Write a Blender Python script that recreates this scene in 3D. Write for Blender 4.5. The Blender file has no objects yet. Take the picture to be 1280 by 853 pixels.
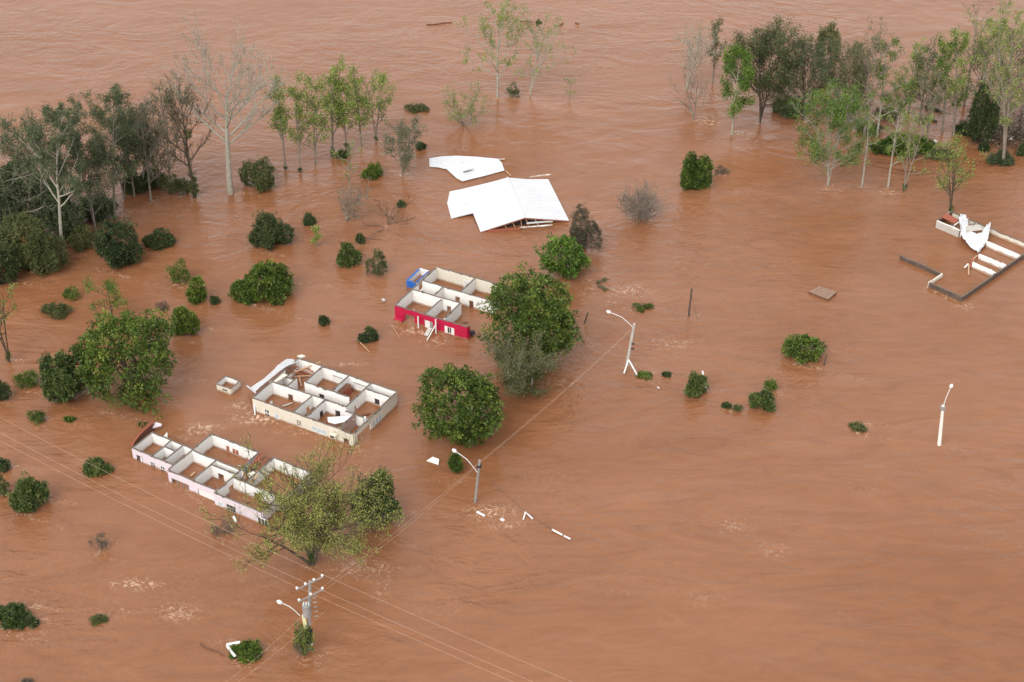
import bpy, math, random
import numpy as np

# ------------------------------------------------------------------ camera, world, sun, exposure
F, TH, H = 2050.0, math.radians(34.5), 106.0       # focal length in 1280-wide pixels, pitch, height over the water
sc = bpy.context.scene
col = sc.collection
cam_d = bpy.data.cameras.new('camera')
cam_d.sensor_width = 36.0
cam_d.lens = F / 1280.0 * 36.0
cam_d.clip_start, cam_d.clip_end = 1.0, 9000.0
cam = bpy.data.objects.new('camera', cam_d)
col.objects.link(cam)
cam.location = (0, 0, H)
cam.rotation_euler = (math.pi / 2 - TH, 0, 0)
sc.camera = cam

SUN_EL, SUN_AZ = math.radians(43), math.radians(-150)      # azimuth measured from +Y towards +X
world = bpy.data.worlds.new('World')
sc.world = world
world.use_nodes = True
wn, wl = world.node_tree.nodes, world.node_tree.links
sky = wn.new('ShaderNodeTexSky')
sky.sky_type = 'NISHITA'
sky.sun_disc = False
sky.sun_elevation = SUN_EL
sky.sun_rotation = SUN_AZ
sky.dust_density = 2.0
hs = wn.new('ShaderNodeHueSaturation')                     # cloud cover: the sky is nearly grey
hs.inputs['Saturation'].default_value = 0.22
wl.new(sky.outputs[0], hs.inputs['Color'])
gm = wn.new('ShaderNodeGamma')                              # an even cloud deck: bright and dim parts of the sky drawn together
gm.inputs['Gamma'].default_value = 0.35
wl.new(hs.outputs[0], gm.inputs['Color'])
cl = wn.new('ShaderNodeVectorMath')
cl.operation = 'SCALE'
cl.inputs['Scale'].default_value = 2.9
wl.new(gm.outputs[0], cl.inputs[0])
wl.new(cl.outputs[0], wn['Background'].inputs['Color'])
wn['Background'].inputs['Strength'].default_value = 0.14
sun_d = bpy.data.lights.new('sun', 'SUN')
sun_d.energy = 1.3
sun_d.angle = math.radians(45)
sun_d.color = (1.0, 0.95, 0.88)
sun = bpy.data.objects.new('sun', sun_d)
col.objects.link(sun)
sun.rotation_euler = (math.pi / 2 - SUN_EL, 0, math.pi - SUN_AZ)
sc.view_settings.view_transform = 'Standard'
sc.view_settings.look = 'None'
sc.view_settings.gamma = 1.0
sc.view_settings.exposure = 0.9
sc.render.engine = 'CYCLES'
sc.cycles.use_denoising = True
sc.cycles.max_bounces = 6

# ------------------------------------------------------------------ survey helpers: photograph points to places on the flood plain
CT, ST = math.cos(TH), math.sin(TH)
def ray(px, py):
    u, v = (px - 640) / F, (py - 426.5) / F
    return np.array([u, CT - v * ST, -ST - v * CT])
def P(px, py, z=0.0):
    d = ray(px, py)
    return np.array([0, 0, H]) + d * ((z - H) / d[2])
def PY(px, py, Y):
    d = ray(px, py)
    return np.array([0, 0, H]) + d * (Y / d[1])
def scale_at(px, py):
    v = (py - 426.5) / F
    return F * (ST + v * CT) / H, TH + math.atan(v)

# ------------------------------------------------------------------ materials
def new_mat(name):
    m = bpy.data.materials.new(name)
    m.use_nodes = True
    nt = m.node_tree
    return m, nt.nodes, nt.links, nt.nodes['Principled BSDF']
def ramp(nd, stops):
    r = nd.new('ShaderNodeValToRGB')
    e = r.color_ramp.elements
    while len(e) < len(stops):
        e.new(0.5)
    for i, (p, c) in enumerate(stops):
        e[i].position = p
        e[i].color = (*c, 1)
    return r
def surf(name, c1, c2, scale=1.5, rough=0.75, bump=0.15, stain=None, spec=0.3, flood=False):
    m, nd, lk, b = new_mat(name)
    geo = nd.new('ShaderNodeNewGeometry')
    n = nd.new('ShaderNodeTexNoise')
    n.inputs['Scale'].default_value = scale
    n.inputs['Detail'].default_value = 7
    n.inputs['Roughness'].default_value = 0.65
    lk.new(geo.outputs['Position'], n.inputs['Vector'])
    r = ramp(nd, [(0.3, c1), (0.7, c2)])
    lk.new(n.outputs['Fac'], r.inputs['Fac'])
    colr = r.outputs['Color']
    if stain:                                                  # mud splashes and peeled plaster
        n2 = nd.new('ShaderNodeTexNoise')
        n2.inputs['Scale'].default_value = 2.3
        n2.inputs['Detail'].default_value = 9
        n2.inputs['Roughness'].default_value = 0.7
        lk.new(geo.outputs['Position'], n2.inputs['Vector'])
        r2 = ramp(nd, [(stain[1], (0, 0, 0)), (stain[1] + 0.12, (1, 1, 1))])
        lk.new(n2.outputs['Fac'], r2.inputs['Fac'])
        mx = nd.new('ShaderNodeMix')
        mx.data_type = 'RGBA'
        lk.new(r2.outputs['Color'], mx.inputs['Factor'])
        lk.new(colr, mx.inputs['A'])
        mx.inputs['B'].default_value = (*stain[0], 1)
        colr = mx.outputs['Result']
    if flood:                                                  # ragged mud line left by the lapping water
        sx = nd.new('ShaderNodeSeparateXYZ')
        lk.new(geo.outputs['Position'], sx.inputs[0])
        n4 = nd.new('ShaderNodeTexNoise')
        n4.inputs['Scale'].default_value = 1.1
        n4.inputs['Detail'].default_value = 6
        lk.new(geo.outputs['Position'], n4.inputs['Vector'])
        h4 = nd.new('ShaderNodeMath'); h4.operation = 'MULTIPLY_ADD'
        h4.inputs[1].default_value = -0.55
        lk.new(n4.outputs['Fac'], h4.inputs[0])
        lk.new(sx.outputs['Z'], h4.inputs[2])
        r4 = nd.new('ShaderNodeMapRange')
        r4.inputs['From Min'].default_value, r4.inputs['From Max'].default_value = -0.16, -0.04
        r4.inputs['To Min'].default_value, r4.inputs['To Max'].default_value = 0.75, 0.0
        lk.new(h4.outputs[0], r4.inputs['Value'])
        m4 = nd.new('ShaderNodeMix')
        m4.data_type = 'RGBA'
        lk.new(r4.outputs[0], m4.inputs['Factor'])
        lk.new(colr, m4.inputs['A'])
        m4.inputs['B'].default_value = (0.30, 0.16, 0.09, 1)
        colr = m4.outputs['Result']
    lk.new(colr, b.inputs['Base Color'])
    b.inputs['Roughness'].default_value = rough
    b.inputs['Specular IOR Level'].default_value = spec
    if bump:
        bp = nd.new('ShaderNodeBump')
        bp.inputs['Strength'].default_value = bump
        bp.inputs['Distance'].default_value = 0.03
        n3 = nd.new('ShaderNodeTexNoise')
        n3.inputs['Scale'].default_value = 14
        n3.inputs['Detail'].default_value = 5
        lk.new(geo.outputs['Position'], n3.inputs['Vector'])
        lk.new(n3.outputs['Fac'], bp.inputs['Height'])
        lk.new(bp.outputs['Normal'], b.inputs['Normal'])
    return m
MUD = (0.30, 0.15, 0.08)
M = {}
M['white'] = surf('white_plaster', (0.82, 0.82, 0.80), (0.77, 0.765, 0.74), stain=((0.55, 0.45, 0.36), 0.59), flood=True)
M['cream'] = surf('cream_paint', (0.70, 0.66, 0.56), (0.62, 0.58, 0.49), stain=((0.42, 0.34, 0.26), 0.60), flood=True)
M['lilac'] = surf('lilac_paint', (0.68, 0.61, 0.66), (0.62, 0.55, 0.60), stain=((0.48, 0.38, 0.34), 0.61), flood=True)
M['red'] = surf('crimson_paint', (0.50, 0.012, 0.06), (0.38, 0.010, 0.045), stain=((0.24, 0.05, 0.05), 0.58), rough=0.55, flood=True)
M['blue'] = surf('blue_paint', (0.03, 0.15, 0.50), (0.02, 0.10, 0.38), rough=0.5)
M['cap'] = surf('exposed_masonry', (0.10, 0.075, 0.06), (0.21, 0.17, 0.14), scale=6)
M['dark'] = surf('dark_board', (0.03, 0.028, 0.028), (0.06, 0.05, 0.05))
M['brown'] = surf('brown_wood', (0.10, 0.045, 0.028), (0.19, 0.085, 0.05), scale=4)
M['timber'] = surf('raw_timber', (0.42, 0.24, 0.14), (0.58, 0.38, 0.24), scale=5)
M['clay'] = surf('clay_tile', (0.26, 0.075, 0.045), (0.38, 0.12, 0.075), scale=5)
M['weathered'] = surf('weathered_board', (0.20, 0.12, 0.085), (0.32, 0.21, 0.155), scale=4)
M['pink'] = surf('mauve_plaster', (0.42, 0.30, 0.27), (0.34, 0.24, 0.21))
M['concrete'] = surf('weathered_concrete', (0.40, 0.37, 0.33), (0.52, 0.49, 0.45), scale=3)
M['grey'] = surf('grey_metal', (0.22, 0.21, 0.20), (0.34, 0.33, 0.31), rough=0.45)
M['charcoal'] = surf('charcoal_render', (0.075, 0.050, 0.038), (0.13, 0.095, 0.075))
M['yellow'] = surf('faded_yellow_plastic', (0.65, 0.60, 0.30), (0.75, 0.72, 0.50))
M['glass'] = surf('window_glass', (0.45, 0.52, 0.56), (0.56, 0.62, 0.65), rough=0.15, bump=0, spec=0.6)
M['porcelain'] = surf('white_enamel', (0.74, 0.74, 0.72), (0.70, 0.70, 0.68), rough=0.3, bump=0)
M['wire'] = surf('aluminium_wire', (0.50, 0.36, 0.28), (0.58, 0.44, 0.35), rough=0.5, bump=0)
M['foam'] = surf('foam_slab', (0.78, 0.77, 0.72), (0.70, 0.67, 0.6))
def sheet_mat():
    m, nd, lk, b = new_mat('white_metal_sheet')
    geo = nd.new('ShaderNodeNewGeometry')
    n = nd.new('ShaderNodeTexNoise')
    n.inputs['Scale'].default_value = 0.5
    n.inputs['Detail'].default_value = 6
    lk.new(geo.outputs['Position'], n.inputs['Vector'])
    r = ramp(nd, [(0.3, (0.69, 0.70, 0.72)), (0.75, (0.62, 0.625, 0.64))])
    lk.new(n.outputs['Fac'], r.inputs['Fac'])
    n2 = nd.new('ShaderNodeTexNoise')
    n2.inputs['Scale'].default_value = 1.3
    n2.inputs['Detail'].default_value = 8
    lk.new(geo.outputs['Position'], n2.inputs['Vector'])
    r2 = ramp(nd, [(0.60, (0, 0, 0)), (0.80, (0.7, 0.7, 0.7))])
    lk.new(n2.outputs['Fac'], r2.inputs['Fac'])
    mx = nd.new('ShaderNodeMix')
    mx.data_type = 'RGBA'
    lk.new(r2.outputs['Color'], mx.inputs['Factor'])
    lk.new(r.outputs['Color'], mx.inputs['A'])
    mx.inputs['B'].default_value = (0.50, 0.42, 0.36, 1)
    lk.new(mx.outputs['Result'], b.inputs['Base Color'])
    dt = nd.new('ShaderNodeVectorMath')
    dt.operation = 'DOT_PRODUCT'
    dt.inputs[1].default_value = (0.33, -0.94, 0.0)
    lk.new(geo.outputs['Position'], dt.inputs[0])
    sn = nd.new('ShaderNodeMath'); sn.operation = 'MULTIPLY'; sn.inputs[1].default_value = 10.5
    lk.new(dt.outputs['Value'], sn.inputs[0])
    si = nd.new('ShaderNodeMath'); si.operation = 'SINE'
    lk.new(sn.outputs[0], si.inputs[0])
    bp = nd.new('ShaderNodeBump')                             # corrugation
    bp.inputs['Strength'].default_value = 0.5
    bp.inputs['Distance'].default_value = 0.05
    lk.new(si.outputs[0], bp.inputs['Height'])
    lk.new(bp.outputs['Normal'], b.inputs['Normal'])
    b.inputs['Roughness'].default_value = 0.5
    return m
M['sheet'] = sheet_mat()
def bark(name, c1, c2):
    return surf(name, c1, c2, scale=2.2, rough=0.9, bump=0)
M['bark_pale'] = bark('pale_bark', (0.42, 0.39, 0.32), (0.25, 0.23, 0.18))
M['bark_grey'] = bark('grey_bark', (0.30, 0.25, 0.20), (0.17, 0.14, 0.11))
M['bark_dark'] = bark('dark_bark', (0.055, 0.042, 0.03), (0.11, 0.085, 0.06))
def leaf(name, dark, mid, light, trans=0.22):
    m, nd, lk, b = new_mat(name)
    a = nd.new('ShaderNodeAttribute')
    a.attribute_name = 'tint'
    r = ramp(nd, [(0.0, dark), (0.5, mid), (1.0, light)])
    lk.new(a.outputs['Fac'], r.inputs['Fac'])
    lk.new(r.outputs['Color'], b.inputs['Base Color'])
    b.inputs['Roughness'].default_value = 0.5
    b.inputs['Specular IOR Level'].default_value = 0.3
    t = nd.new('ShaderNodeBsdfTranslucent')
    lk.new(r.outputs['Color'], t.inputs['Color'])
    mx = nd.new('ShaderNodeMixShader')
    mx.inputs[0].default_value = trans
    lk.new(b.outputs[0], mx.inputs[1])
    lk.new(t.outputs[0], mx.inputs[2])
    lk.new(mx.outputs[0], nd['Material Output'].inputs['Surface'])
    return m
L = {}
L['mango'] = leaf('mango_leaf', (0.032, 0.062, 0.012), (0.098, 0.152, 0.024), (0.235, 0.29, 0.05))
L['deep'] = leaf('deep_green_leaf', (0.032, 0.058, 0.018), (0.09, 0.13, 0.034), (0.21, 0.24, 0.07))
L['bright'] = leaf('bright_leaf', (0.045, 0.095, 0.014), (0.095, 0.175, 0.026), (0.22, 0.31, 0.05))
L['ink'] = leaf('blackish_green_leaf', (0.024, 0.044, 0.018), (0.074, 0.100, 0.033), (0.16, 0.2, 0.07))
L['olive'] = leaf('olive_leaf', (0.055, 0.072, 0.026), (0.115, 0.135, 0.045), (0.23, 0.23, 0.085))
L['slate'] = leaf('grey_green_leaf', (0.04, 0.062, 0.028), (0.088, 0.12, 0.052), (0.19, 0.22, 0.105))
L['lime'] = leaf('lime_leaf', (0.12, 0.18, 0.03), (0.22, 0.30, 0.06), (0.38, 0.44, 0.12), 0.3)
L['straw'] = leaf('yellow_green_leaf', (0.19, 0.22, 0.045), (0.33, 0.36, 0.085), (0.46, 0.47, 0.16), 0.3)
L['dun'] = leaf('dun_leaf', (0.050, 0.045, 0.026), (0.095, 0.085, 0.052), (0.17, 0.15, 0.095))
L['dead'] = leaf('dead_leaf', (0.09, 0.065, 0.045), (0.16, 0.125, 0.09), (0.27, 0.22, 0.16), 0.1)

# ------------------------------------------------------------------ object helpers
def mesh_obj(name, verts, faces, mats, parent=None, face_mat=None, tint=None, smooth=False):
    """verts in world coordinates; the object keeps them relative to its parent's base"""
    v = np.asarray(verts, dtype=np.float64).reshape(-1, 3)
    if parent is not None:
        off = np.zeros(3)
        p = parent
        while p is not None:
            off = off + np.array(p.location)
            p = p.parent
        v = v - off
    me = bpy.data.meshes.new(name)
    if isinstance(faces, np.ndarray):
        nf, k = faces.shape
        me.vertices.add(len(v))
        me.vertices.foreach_set('co', v.astype(np.float32).ravel())
        me.loops.add(nf * k)
        me.loops.foreach_set('vertex_index', faces.astype(np.int32).ravel())
        me.polygons.add(nf)
        me.polygons.foreach_set('loop_start', (np.arange(nf) * k).astype(np.int32))
        me.update(calc_edges=True)
    else:
        me.from_pydata([tuple(x) for x in v], [], faces)
    if not isinstance(mats, (list, tuple)):
        mats = [mats]
    for m in mats:
        me.materials.append(m)
    if face_mat is not None:
        me.polygons.foreach_set('material_index', np.asarray(face_mat, dtype=np.int32))
    if tint is not None:
        a = me.attributes.new('tint', 'FLOAT', 'POINT')
        a.data.foreach_set('value', np.asarray(tint, dtype=np.float32))
    if smooth:
        me.polygons.foreach_set('use_smooth', np.ones(len(me.polygons), dtype=bool))
    me.update()
    o = bpy.data.objects.new(name, me)
    col.objects.link(o)
    if parent is not None:
        o.parent = parent
    return o
def tag(o, label, cat, group=None):
    o['label'] = label
    o['category'] = cat
    o['kind'] = 'thing'
    if group:
        o['group'] = group
    return o
def thing(name, label, cat, loc, group=None):
    o = bpy.data.objects.new(name, None)
    col.objects.link(o)
    o.location = [float(c) for c in loc]
    o.empty_display_size = 0.3
    return tag(o, label, cat, group)

def nrm(a):
    return a / (np.linalg.norm(a) + 1e-9)
class MB:
    """collects boxes, tubes and plates; build() links them as one mesh object"""
    def __init__(self):
        self.v, self.f, self.m = [], [], []
    def add(self, vs, fs, m=0):
        n = len(self.v)
        self.v.extend([tuple(map(float, x)) for x in vs])
        self.f.extend([tuple(i + n for i in f) for f in fs])
        self.m.extend([m] * len(fs))
    def box(self, c, ax, ay, az, m=0):                         # centre and three half-axis vectors
        c, ax, ay, az = map(np.asarray, (c, ax, ay, az))
        vs = [c + sx * ax + sy * ay + sz * az for sz in (-1, 1) for sy in (-1, 1) for sx in (-1, 1)]
        self.add(vs, [(0, 2, 3, 1), (4, 5, 7, 6), (0, 1, 5, 4), (2, 6, 7, 3), (0, 4, 6, 2), (1, 3, 7, 5)], m)
    def beam(self, p, q, w, h, m=0, roll=0.0):
        p, q = np.asarray(p, float), np.asarray(q, float)
        d = nrm(q - p)
        up = np.array([0, 0, 1.0]) if abs(d[2]) < 0.95 else np.array([0, 1.0, 0])
        s = nrm(np.cross(d, up))
        t = np.cross(s, d)
        c_, s_ = math.cos(roll), math.sin(roll)
        s, t = s * c_ + t * s_, t * c_ - s * s_
        self.box((p + q) / 2, (q - p) / 2, s * w / 2, t * h / 2, m)
    def tube(self, pts, rad, sides=8, m=0, caps=True):
        pts = np.asarray(pts, float)
        n = len(pts)
        rad = np.broadcast_to(np.asarray(rad, float), (n,))
        tan = np.gradient(pts, axis=0)
        tan /= np.linalg.norm(tan, axis=1, keepdims=True) + 1e-9
        ref = np.array([0.31, 0.95, 0.02]) if abs(nrm(pts[-1] - pts[0])[2]) > 0.8 else np.array([0.02, 0.05, 1.0])
        a = np.cross(tan, ref)
        a /= np.linalg.norm(a, axis=1, keepdims=True) + 1e-9
        b = np.cross(tan, a)
        ang = np.arange(sides) * 2 * math.pi / sides
        ring = (pts[:, None] + rad[:, None, None] * (np.cos(ang)[None, :, None] * a[:, None] + np.sin(ang)[None, :, None] * b[:, None]))
        fs = [(i * sides + j, i * sides + (j + 1) % sides, (i + 1) * sides + (j + 1) % sides, (i + 1) * sides + j)
              for i in range(n - 1) for j in range(sides)]
        if caps:
            fs += [tuple(range(sides - 1, -1, -1)), tuple((n - 1) * sides + j for j in range(sides))]
        self.add(ring.reshape(-1, 3), fs, m)
    def plate(self, top, thick, m=0):                          # polygon of 3-D points given a thickness downwards
        top = [np.asarray(t, float) for t in top]
        n = len(top)
        vs = top + [t - np.array([0, 0, thick]) for t in top]
        fs = [tuple(range(n)), tuple(range(2 * n - 1, n - 1, -1))]
        fs += [(i, i + n, (i + 1) % n + n, (i + 1) % n) for i in range(n)]
        self.add(vs, fs, m)
    def build(self, name, mats, parent=None, smooth=False):
        return mesh_obj(name, self.v, self.f, mats, parent, self.m, smooth=smooth)

# ------------------------------------------------------------------ the flood water
rngW = np.random.default_rng(11)
def value_noise(x, y, seed):
    xi, yi = np.floor(x).astype(np.int64), np.floor(y).astype(np.int64)
    xf, yf = x - xi, y - yi
    u, v = xf * xf * xf * (xf * (xf * 6 - 15) + 10), yf * yf * yf * (yf * (yf * 6 - 15) + 10)
    def h(a, b):
        n = (a * 374761393 + b * 668265263 + seed * 1442695041) & 0x7fffffff
        n = ((n ^ (n >> 13)) * 1274126177) & 0x7fffffff
        return ((n ^ (n >> 16)) & 0xffff) / 65535.0
    return (h(xi, yi) * (1 - u) + h(xi + 1, yi) * u) * (1 - v) + (h(xi, yi + 1) * (1 - u) + h(xi + 1, yi + 1) * u) * v
def axis_coords(a, b, step, far_a, far_b):
    core = list(np.arange(a, b, step))
    lo, hi, d = [a], [core[-1]], step
    while lo[-1] > far_a:
        d *= 1.5
        lo.append(lo[-1] - d)
    d = step
    while hi[-1] < far_b:
        d *= 1.5
        hi.append(hi[-1] + d)
    return np.array(lo[:0:-1] + core + hi[1:])
FOAM = [  # photograph x, y, half-width, half-height in pixels, strength: broken water round obstacles
    (330, 523, 40, 9, 1.0), (300, 508, 18, 8, 0.7), (380, 540, 40, 6, 0.6), (250, 536, 26, 8, 0.9), (232, 548, 22, 5, 0.5),
    (168, 731, 34, 7, 1.0), (222, 766, 30, 14, 0.7), (150, 765, 30, 7, 0.5), (520, 414, 26, 6, 0.9), (500, 397, 7, 16, 0.9),
    (545, 426, 22, 7, 0.7), (612, 640, 30, 9, 1.0), (630, 655, 34, 8, 0.6), (840, 430, 36, 9, 0.55), (785, 363, 30, 9, 0.8),
    (765, 378, 16, 5, 0.6), (450, 712, 50, 14, 0.7), (478, 738, 12, 20, 0.5), (915, 655, 34, 16, 0.42), (965, 690, 26, 12, 0.45),
    (880, 750, 30, 12, 0.35), (886, 152, 16, 6, 0.9), (925, 166, 16, 5, 0.7), (705, 480, 34, 10, 0.5), (735, 360, 14, 20, 0.5),
    (430, 455, 30, 4, 0.6), (745, 85, 60, 14, 0.35), (590, 640, 10, 6, 0.8), (1207, 382, 14, 5, 0.7), (1165, 362, 10, 6, 0.5),
    (1040, 238, 24, 5, 0.6), (1115, 240, 30, 5, 0.6), (1255, 150, 20, 6, 0.7), (570, 600, 40, 14, 0.3), (480, 300, 30, 8, 0.25),
    (640, 470, 25, 8, 0.5), (300, 350, 12, 8, 0.4), (390, 820, 24, 8, 0.6), (800, 385, 30, 6, 0.4), (690, 600, 60, 30, 0.2),
    (780, 730, 80, 30, 0.2), (560, 760, 60, 30, 0.22), (850, 325, 40, 10, 0.25), (620, 30, 60, 8, 0.2), (1010, 480, 40, 12, 0.2),
    (60, 470, 26, 6, 0.3), (195, 505, 24, 6, 0.3), (25, 790, 26, 6, 0.3), (280, 800, 30, 8, 0.45), (660, 300, 30, 6, 0.3),
    (1190, 560, 30, 10, 0.25), (1080, 610, 40, 14, 0.25), (1050, 770, 60, 16, 0.2), (700, 130, 40, 8, 0.25), (90, 330, 12, 20, 0.35)]
def make_water():
    xs = axis_coords(-98, 98, 0.39, -4000, 4000)
    ys = axis_coords(94, 272, 0.39, -2500, 6500)
    X, Y = np.meshgrid(xs, ys)
    wx = value_noise(X * 0.045, Y * 0.045, 3) * 14
    wy = value_noise(X * 0.045 + 50, Y * 0.045, 4) * 14
    a, b = X + wx, Y + wy
    rough = np.clip(value_noise(X * 0.03, Y * 0.03, 5) * 1.6 - 0.35, 0.1, 1)
    z = (value_noise(a * 0.22, b * 0.42, 6) - 0.5) * 0.10 + (value_noise(a * 0.6, b * 1.0, 7) - 0.5) * 0.055
    z += (value_noise(a * 1.3 - b * 0.3, b * 1.7, 8) - 0.5) * 0.03
    z *= 0.3 + 0.9 * rough
    foam = np.zeros_like(X)
    for px, py, rx, ry, s in FOAM:
        c, e, n = P(px, py), P(px + rx, py), P(px, py - ry)
        d2 = ((X - c[0]) / max(abs(e[0] - c[0]), 0.3)) ** 2 + ((Y - c[1]) / max(abs(n[1] - c[1]), 0.3)) ** 2
        foam = np.maximum(foam, s * np.exp(-d2 * 0.9))
    foam = np.maximum(foam, np.clip(value_noise(a * 0.05 + 9, b * 0.08, 12) * 1.5 - 0.85, 0, 1) * 0.3)
    z += foam * (value_noise(a * 1.6, b * 1.6, 9) - 0.45) * 0.16
    inside = (np.abs(X) < 105) & (Y > 85) & (Y < 285)
    z = np.where(inside, z, 0) - 0.03
    nx, ny = len(xs), len(ys)
    idx = np.arange(nx * ny).reshape(ny, nx)
    faces = np.stack([idx[:-1, :-1], idx[:-1, 1:], idx[1:, 1:], idx[1:, :-1]], -1).reshape(-1, 4)
    m, nd, lk, bs = new_mat('muddy_flood_water')
    geo = nd.new('ShaderNodeNewGeometry')
    mp = nd.new('ShaderNodeMapping')
    mp.inputs['Rotation'].default_value = (0, 0, math.radians(12))
    mp.inputs['Scale'].default_value = (0.55, 1.0, 1.0)
    lk.new(geo.outputs['Position'], mp.inputs['Vector'])
    def noise(scale, detail, dist, vec=mp.outputs[0], rough_=0.55):
        n = nd.new('ShaderNodeTexNoise')
        n.inputs['Scale'].default_value = scale
        n.inputs['Detail'].default_value = detail
        n.inputs['Distortion'].default_value = dist
        n.inputs['Roughness'].default_value = rough_
        lk.new(vec, n.inputs['Vector'])
        return n
    big = noise(0.05, 6, 1.2)
    r = ramp(nd, [(0.32, (0.226, 0.091, 0.039)), (0.68, (0.270, 0.117, 0.057))])
    lk.new(big.outputs['Fac'], r.inputs['Fac'])
    ms = nd.new('ShaderNodeMapping')
    ms.inputs['Rotation'].default_value = (0, 0, math.radians(-8))
    ms.inputs['Scale'].default_value = (0.28, 1.0, 1.0)
    lk.new(geo.outputs['Position'], ms.inputs['Vector'])
    stk = noise(0.33, 9, 2.6, ms.outputs[0], 0.66)            # silt drawn out along the current
    rs_ = ramp(nd, [(0.30, (0.86, 0.84, 0.82)), (0.5, (1.0, 1.0, 1.0)), (0.72, (1.10, 1.13, 1.16))])
    lk.new(stk.outputs['Fac'], rs_.inputs['Fac'])
    sm = nd.new('ShaderNodeMix')
    sm.data_type = 'RGBA'
    sm.blend_type = 'MULTIPLY'
    sm.inputs['Factor'].default_value = 1.0
    lk.new(r.outputs['Color'], sm.inputs['A'])
    lk.new(rs_.outputs['Color'], sm.inputs['B'])
    fa = nd.new('ShaderNodeAttribute')
    fa.attribute_name = 'tint'
    fn = noise(0.75, 7, 2.2, geo.outputs['Position'], 0.62)
    sub = nd.new('ShaderNodeMath'); sub.operation = 'SUBTRACT'; sub.inputs[1].default_value = 0.5
    lk.new(fn.outputs['Fac'], sub.inputs[0])
    ab = nd.new('ShaderNodeMath'); ab.operation = 'ABSOLUTE'
    lk.new(sub.outputs[0], ab.inputs[0])
    wid = nd.new('ShaderNodeMath'); wid.operation = 'MULTIPLY'; wid.inputs[1].default_value = 0.07
    lk.new(fa.outputs['Fac'], wid.inputs[0])
    mr = nd.new('ShaderNodeMapRange')
    mr.inputs['From Min'].default_value = 0.0
    lk.new(wid.outputs[0], mr.inputs['From Max'])
    mr.inputs['To Min'].default_value = 1.0
    mr.inputs['To Max'].default_value = 0.0
    lk.new(ab.outputs[0], mr.inputs['Value'])
    brk = noise(1.6, 4, 0.5, geo.outputs['Position'])
    rb = ramp(nd, [(0.40, (0, 0, 0)), (0.62, (1, 1, 1))])
    lk.new(brk.outputs['Fac'], rb.inputs['Fac'])
    mu = nd.new('ShaderNodeMath'); mu.operation = 'MULTIPLY'
    lk.new(mr.outputs[0], mu.inputs[0])
    lk.new(rb.outputs['Color'], mu.inputs[1])
    mu2 = nd.new('ShaderNodeMath'); mu2.operation = 'MULTIPLY'; mu2.use_clamp = True
    fb = nd.new('ShaderNodeMath'); fb.operation = 'MULTIPLY'; fb.inputs[1].default_value = 1.4
    lk.new(fa.outputs['Fac'], fb.inputs[0])
    lk.new(mu.outputs[0], mu2.inputs[0])
    lk.new(fb.outputs[0], mu2.inputs[1])
    mx = nd.new('ShaderNodeMix')
    mx.data_type = 'RGBA'
    lk.new(mu2.outputs[0], mx.inputs['Factor'])
    lk.new(sm.outputs['Result'], mx.inputs['A'])
    mx.inputs['B'].default_value = (0.68, 0.50, 0.36, 1)
    lk.new(mx.outputs['Result'], bs.inputs['Base Color'])
    bs.inputs['Roughness'].default_value = 0.10
    bs.inputs['IOR'].default_value = 1.40
    n0, n1, n2, n3 = noise(0.13, 4, 3.0), noise(0.5, 4, 2.6), noise(1.3, 4, 1.8), noise(3.6, 3, 0.6)
    mod = noise(0.035, 3, 0.8)
    md = nd.new('ShaderNodeMapRange')
    md.inputs['From Min'].default_value, md.inputs['From Max'].default_value = 0.35, 0.65
    md.inputs['To Min'].default_value, md.inputs['To Max'].default_value = 0.12, 1.0
    lk.new(mod.outputs['Fac'], md.inputs['Value'])
    prev = None
    for n, dist, st in ((n0, 0.60, 0.8), (n1, 0.22, 0.75), (n2, 0.075, 0.75), (n3, 0.018, 0.7)):
        bp = nd.new('ShaderNodeBump')
        bp.inputs['Distance'].default_value = dist
        mm = nd.new('ShaderNodeMath'); mm.operation = 'MULTIPLY'; mm.inputs[1].default_value = st
        lk.new(md.outputs[0], mm.inputs[0])
        lk.new(mm.outputs[0], bp.inputs['Strength'])
        lk.new(n.outputs['Fac'], bp.inputs['Height'])
        if prev:
            lk.new(prev.outputs['Normal'], bp.inputs['Normal'])
        prev = bp
    lk.new(prev.outputs['Normal'], bs.inputs['Normal'])
    global WATER_XY
    WATER_XY = (X.ravel(), Y.ravel())
    o = mesh_obj('flood_water', np.stack([X, Y, z], -1).reshape(-1, 3), faces, m, tint=foam.ravel(), smooth=True)
    o['kind'] = 'structure'
    o['label'] = 'reddish brown flood water covering the whole plain'
    return o
water = make_water()
WAKES = []                                                  # x, y, half-width of everything standing in the current

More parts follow.
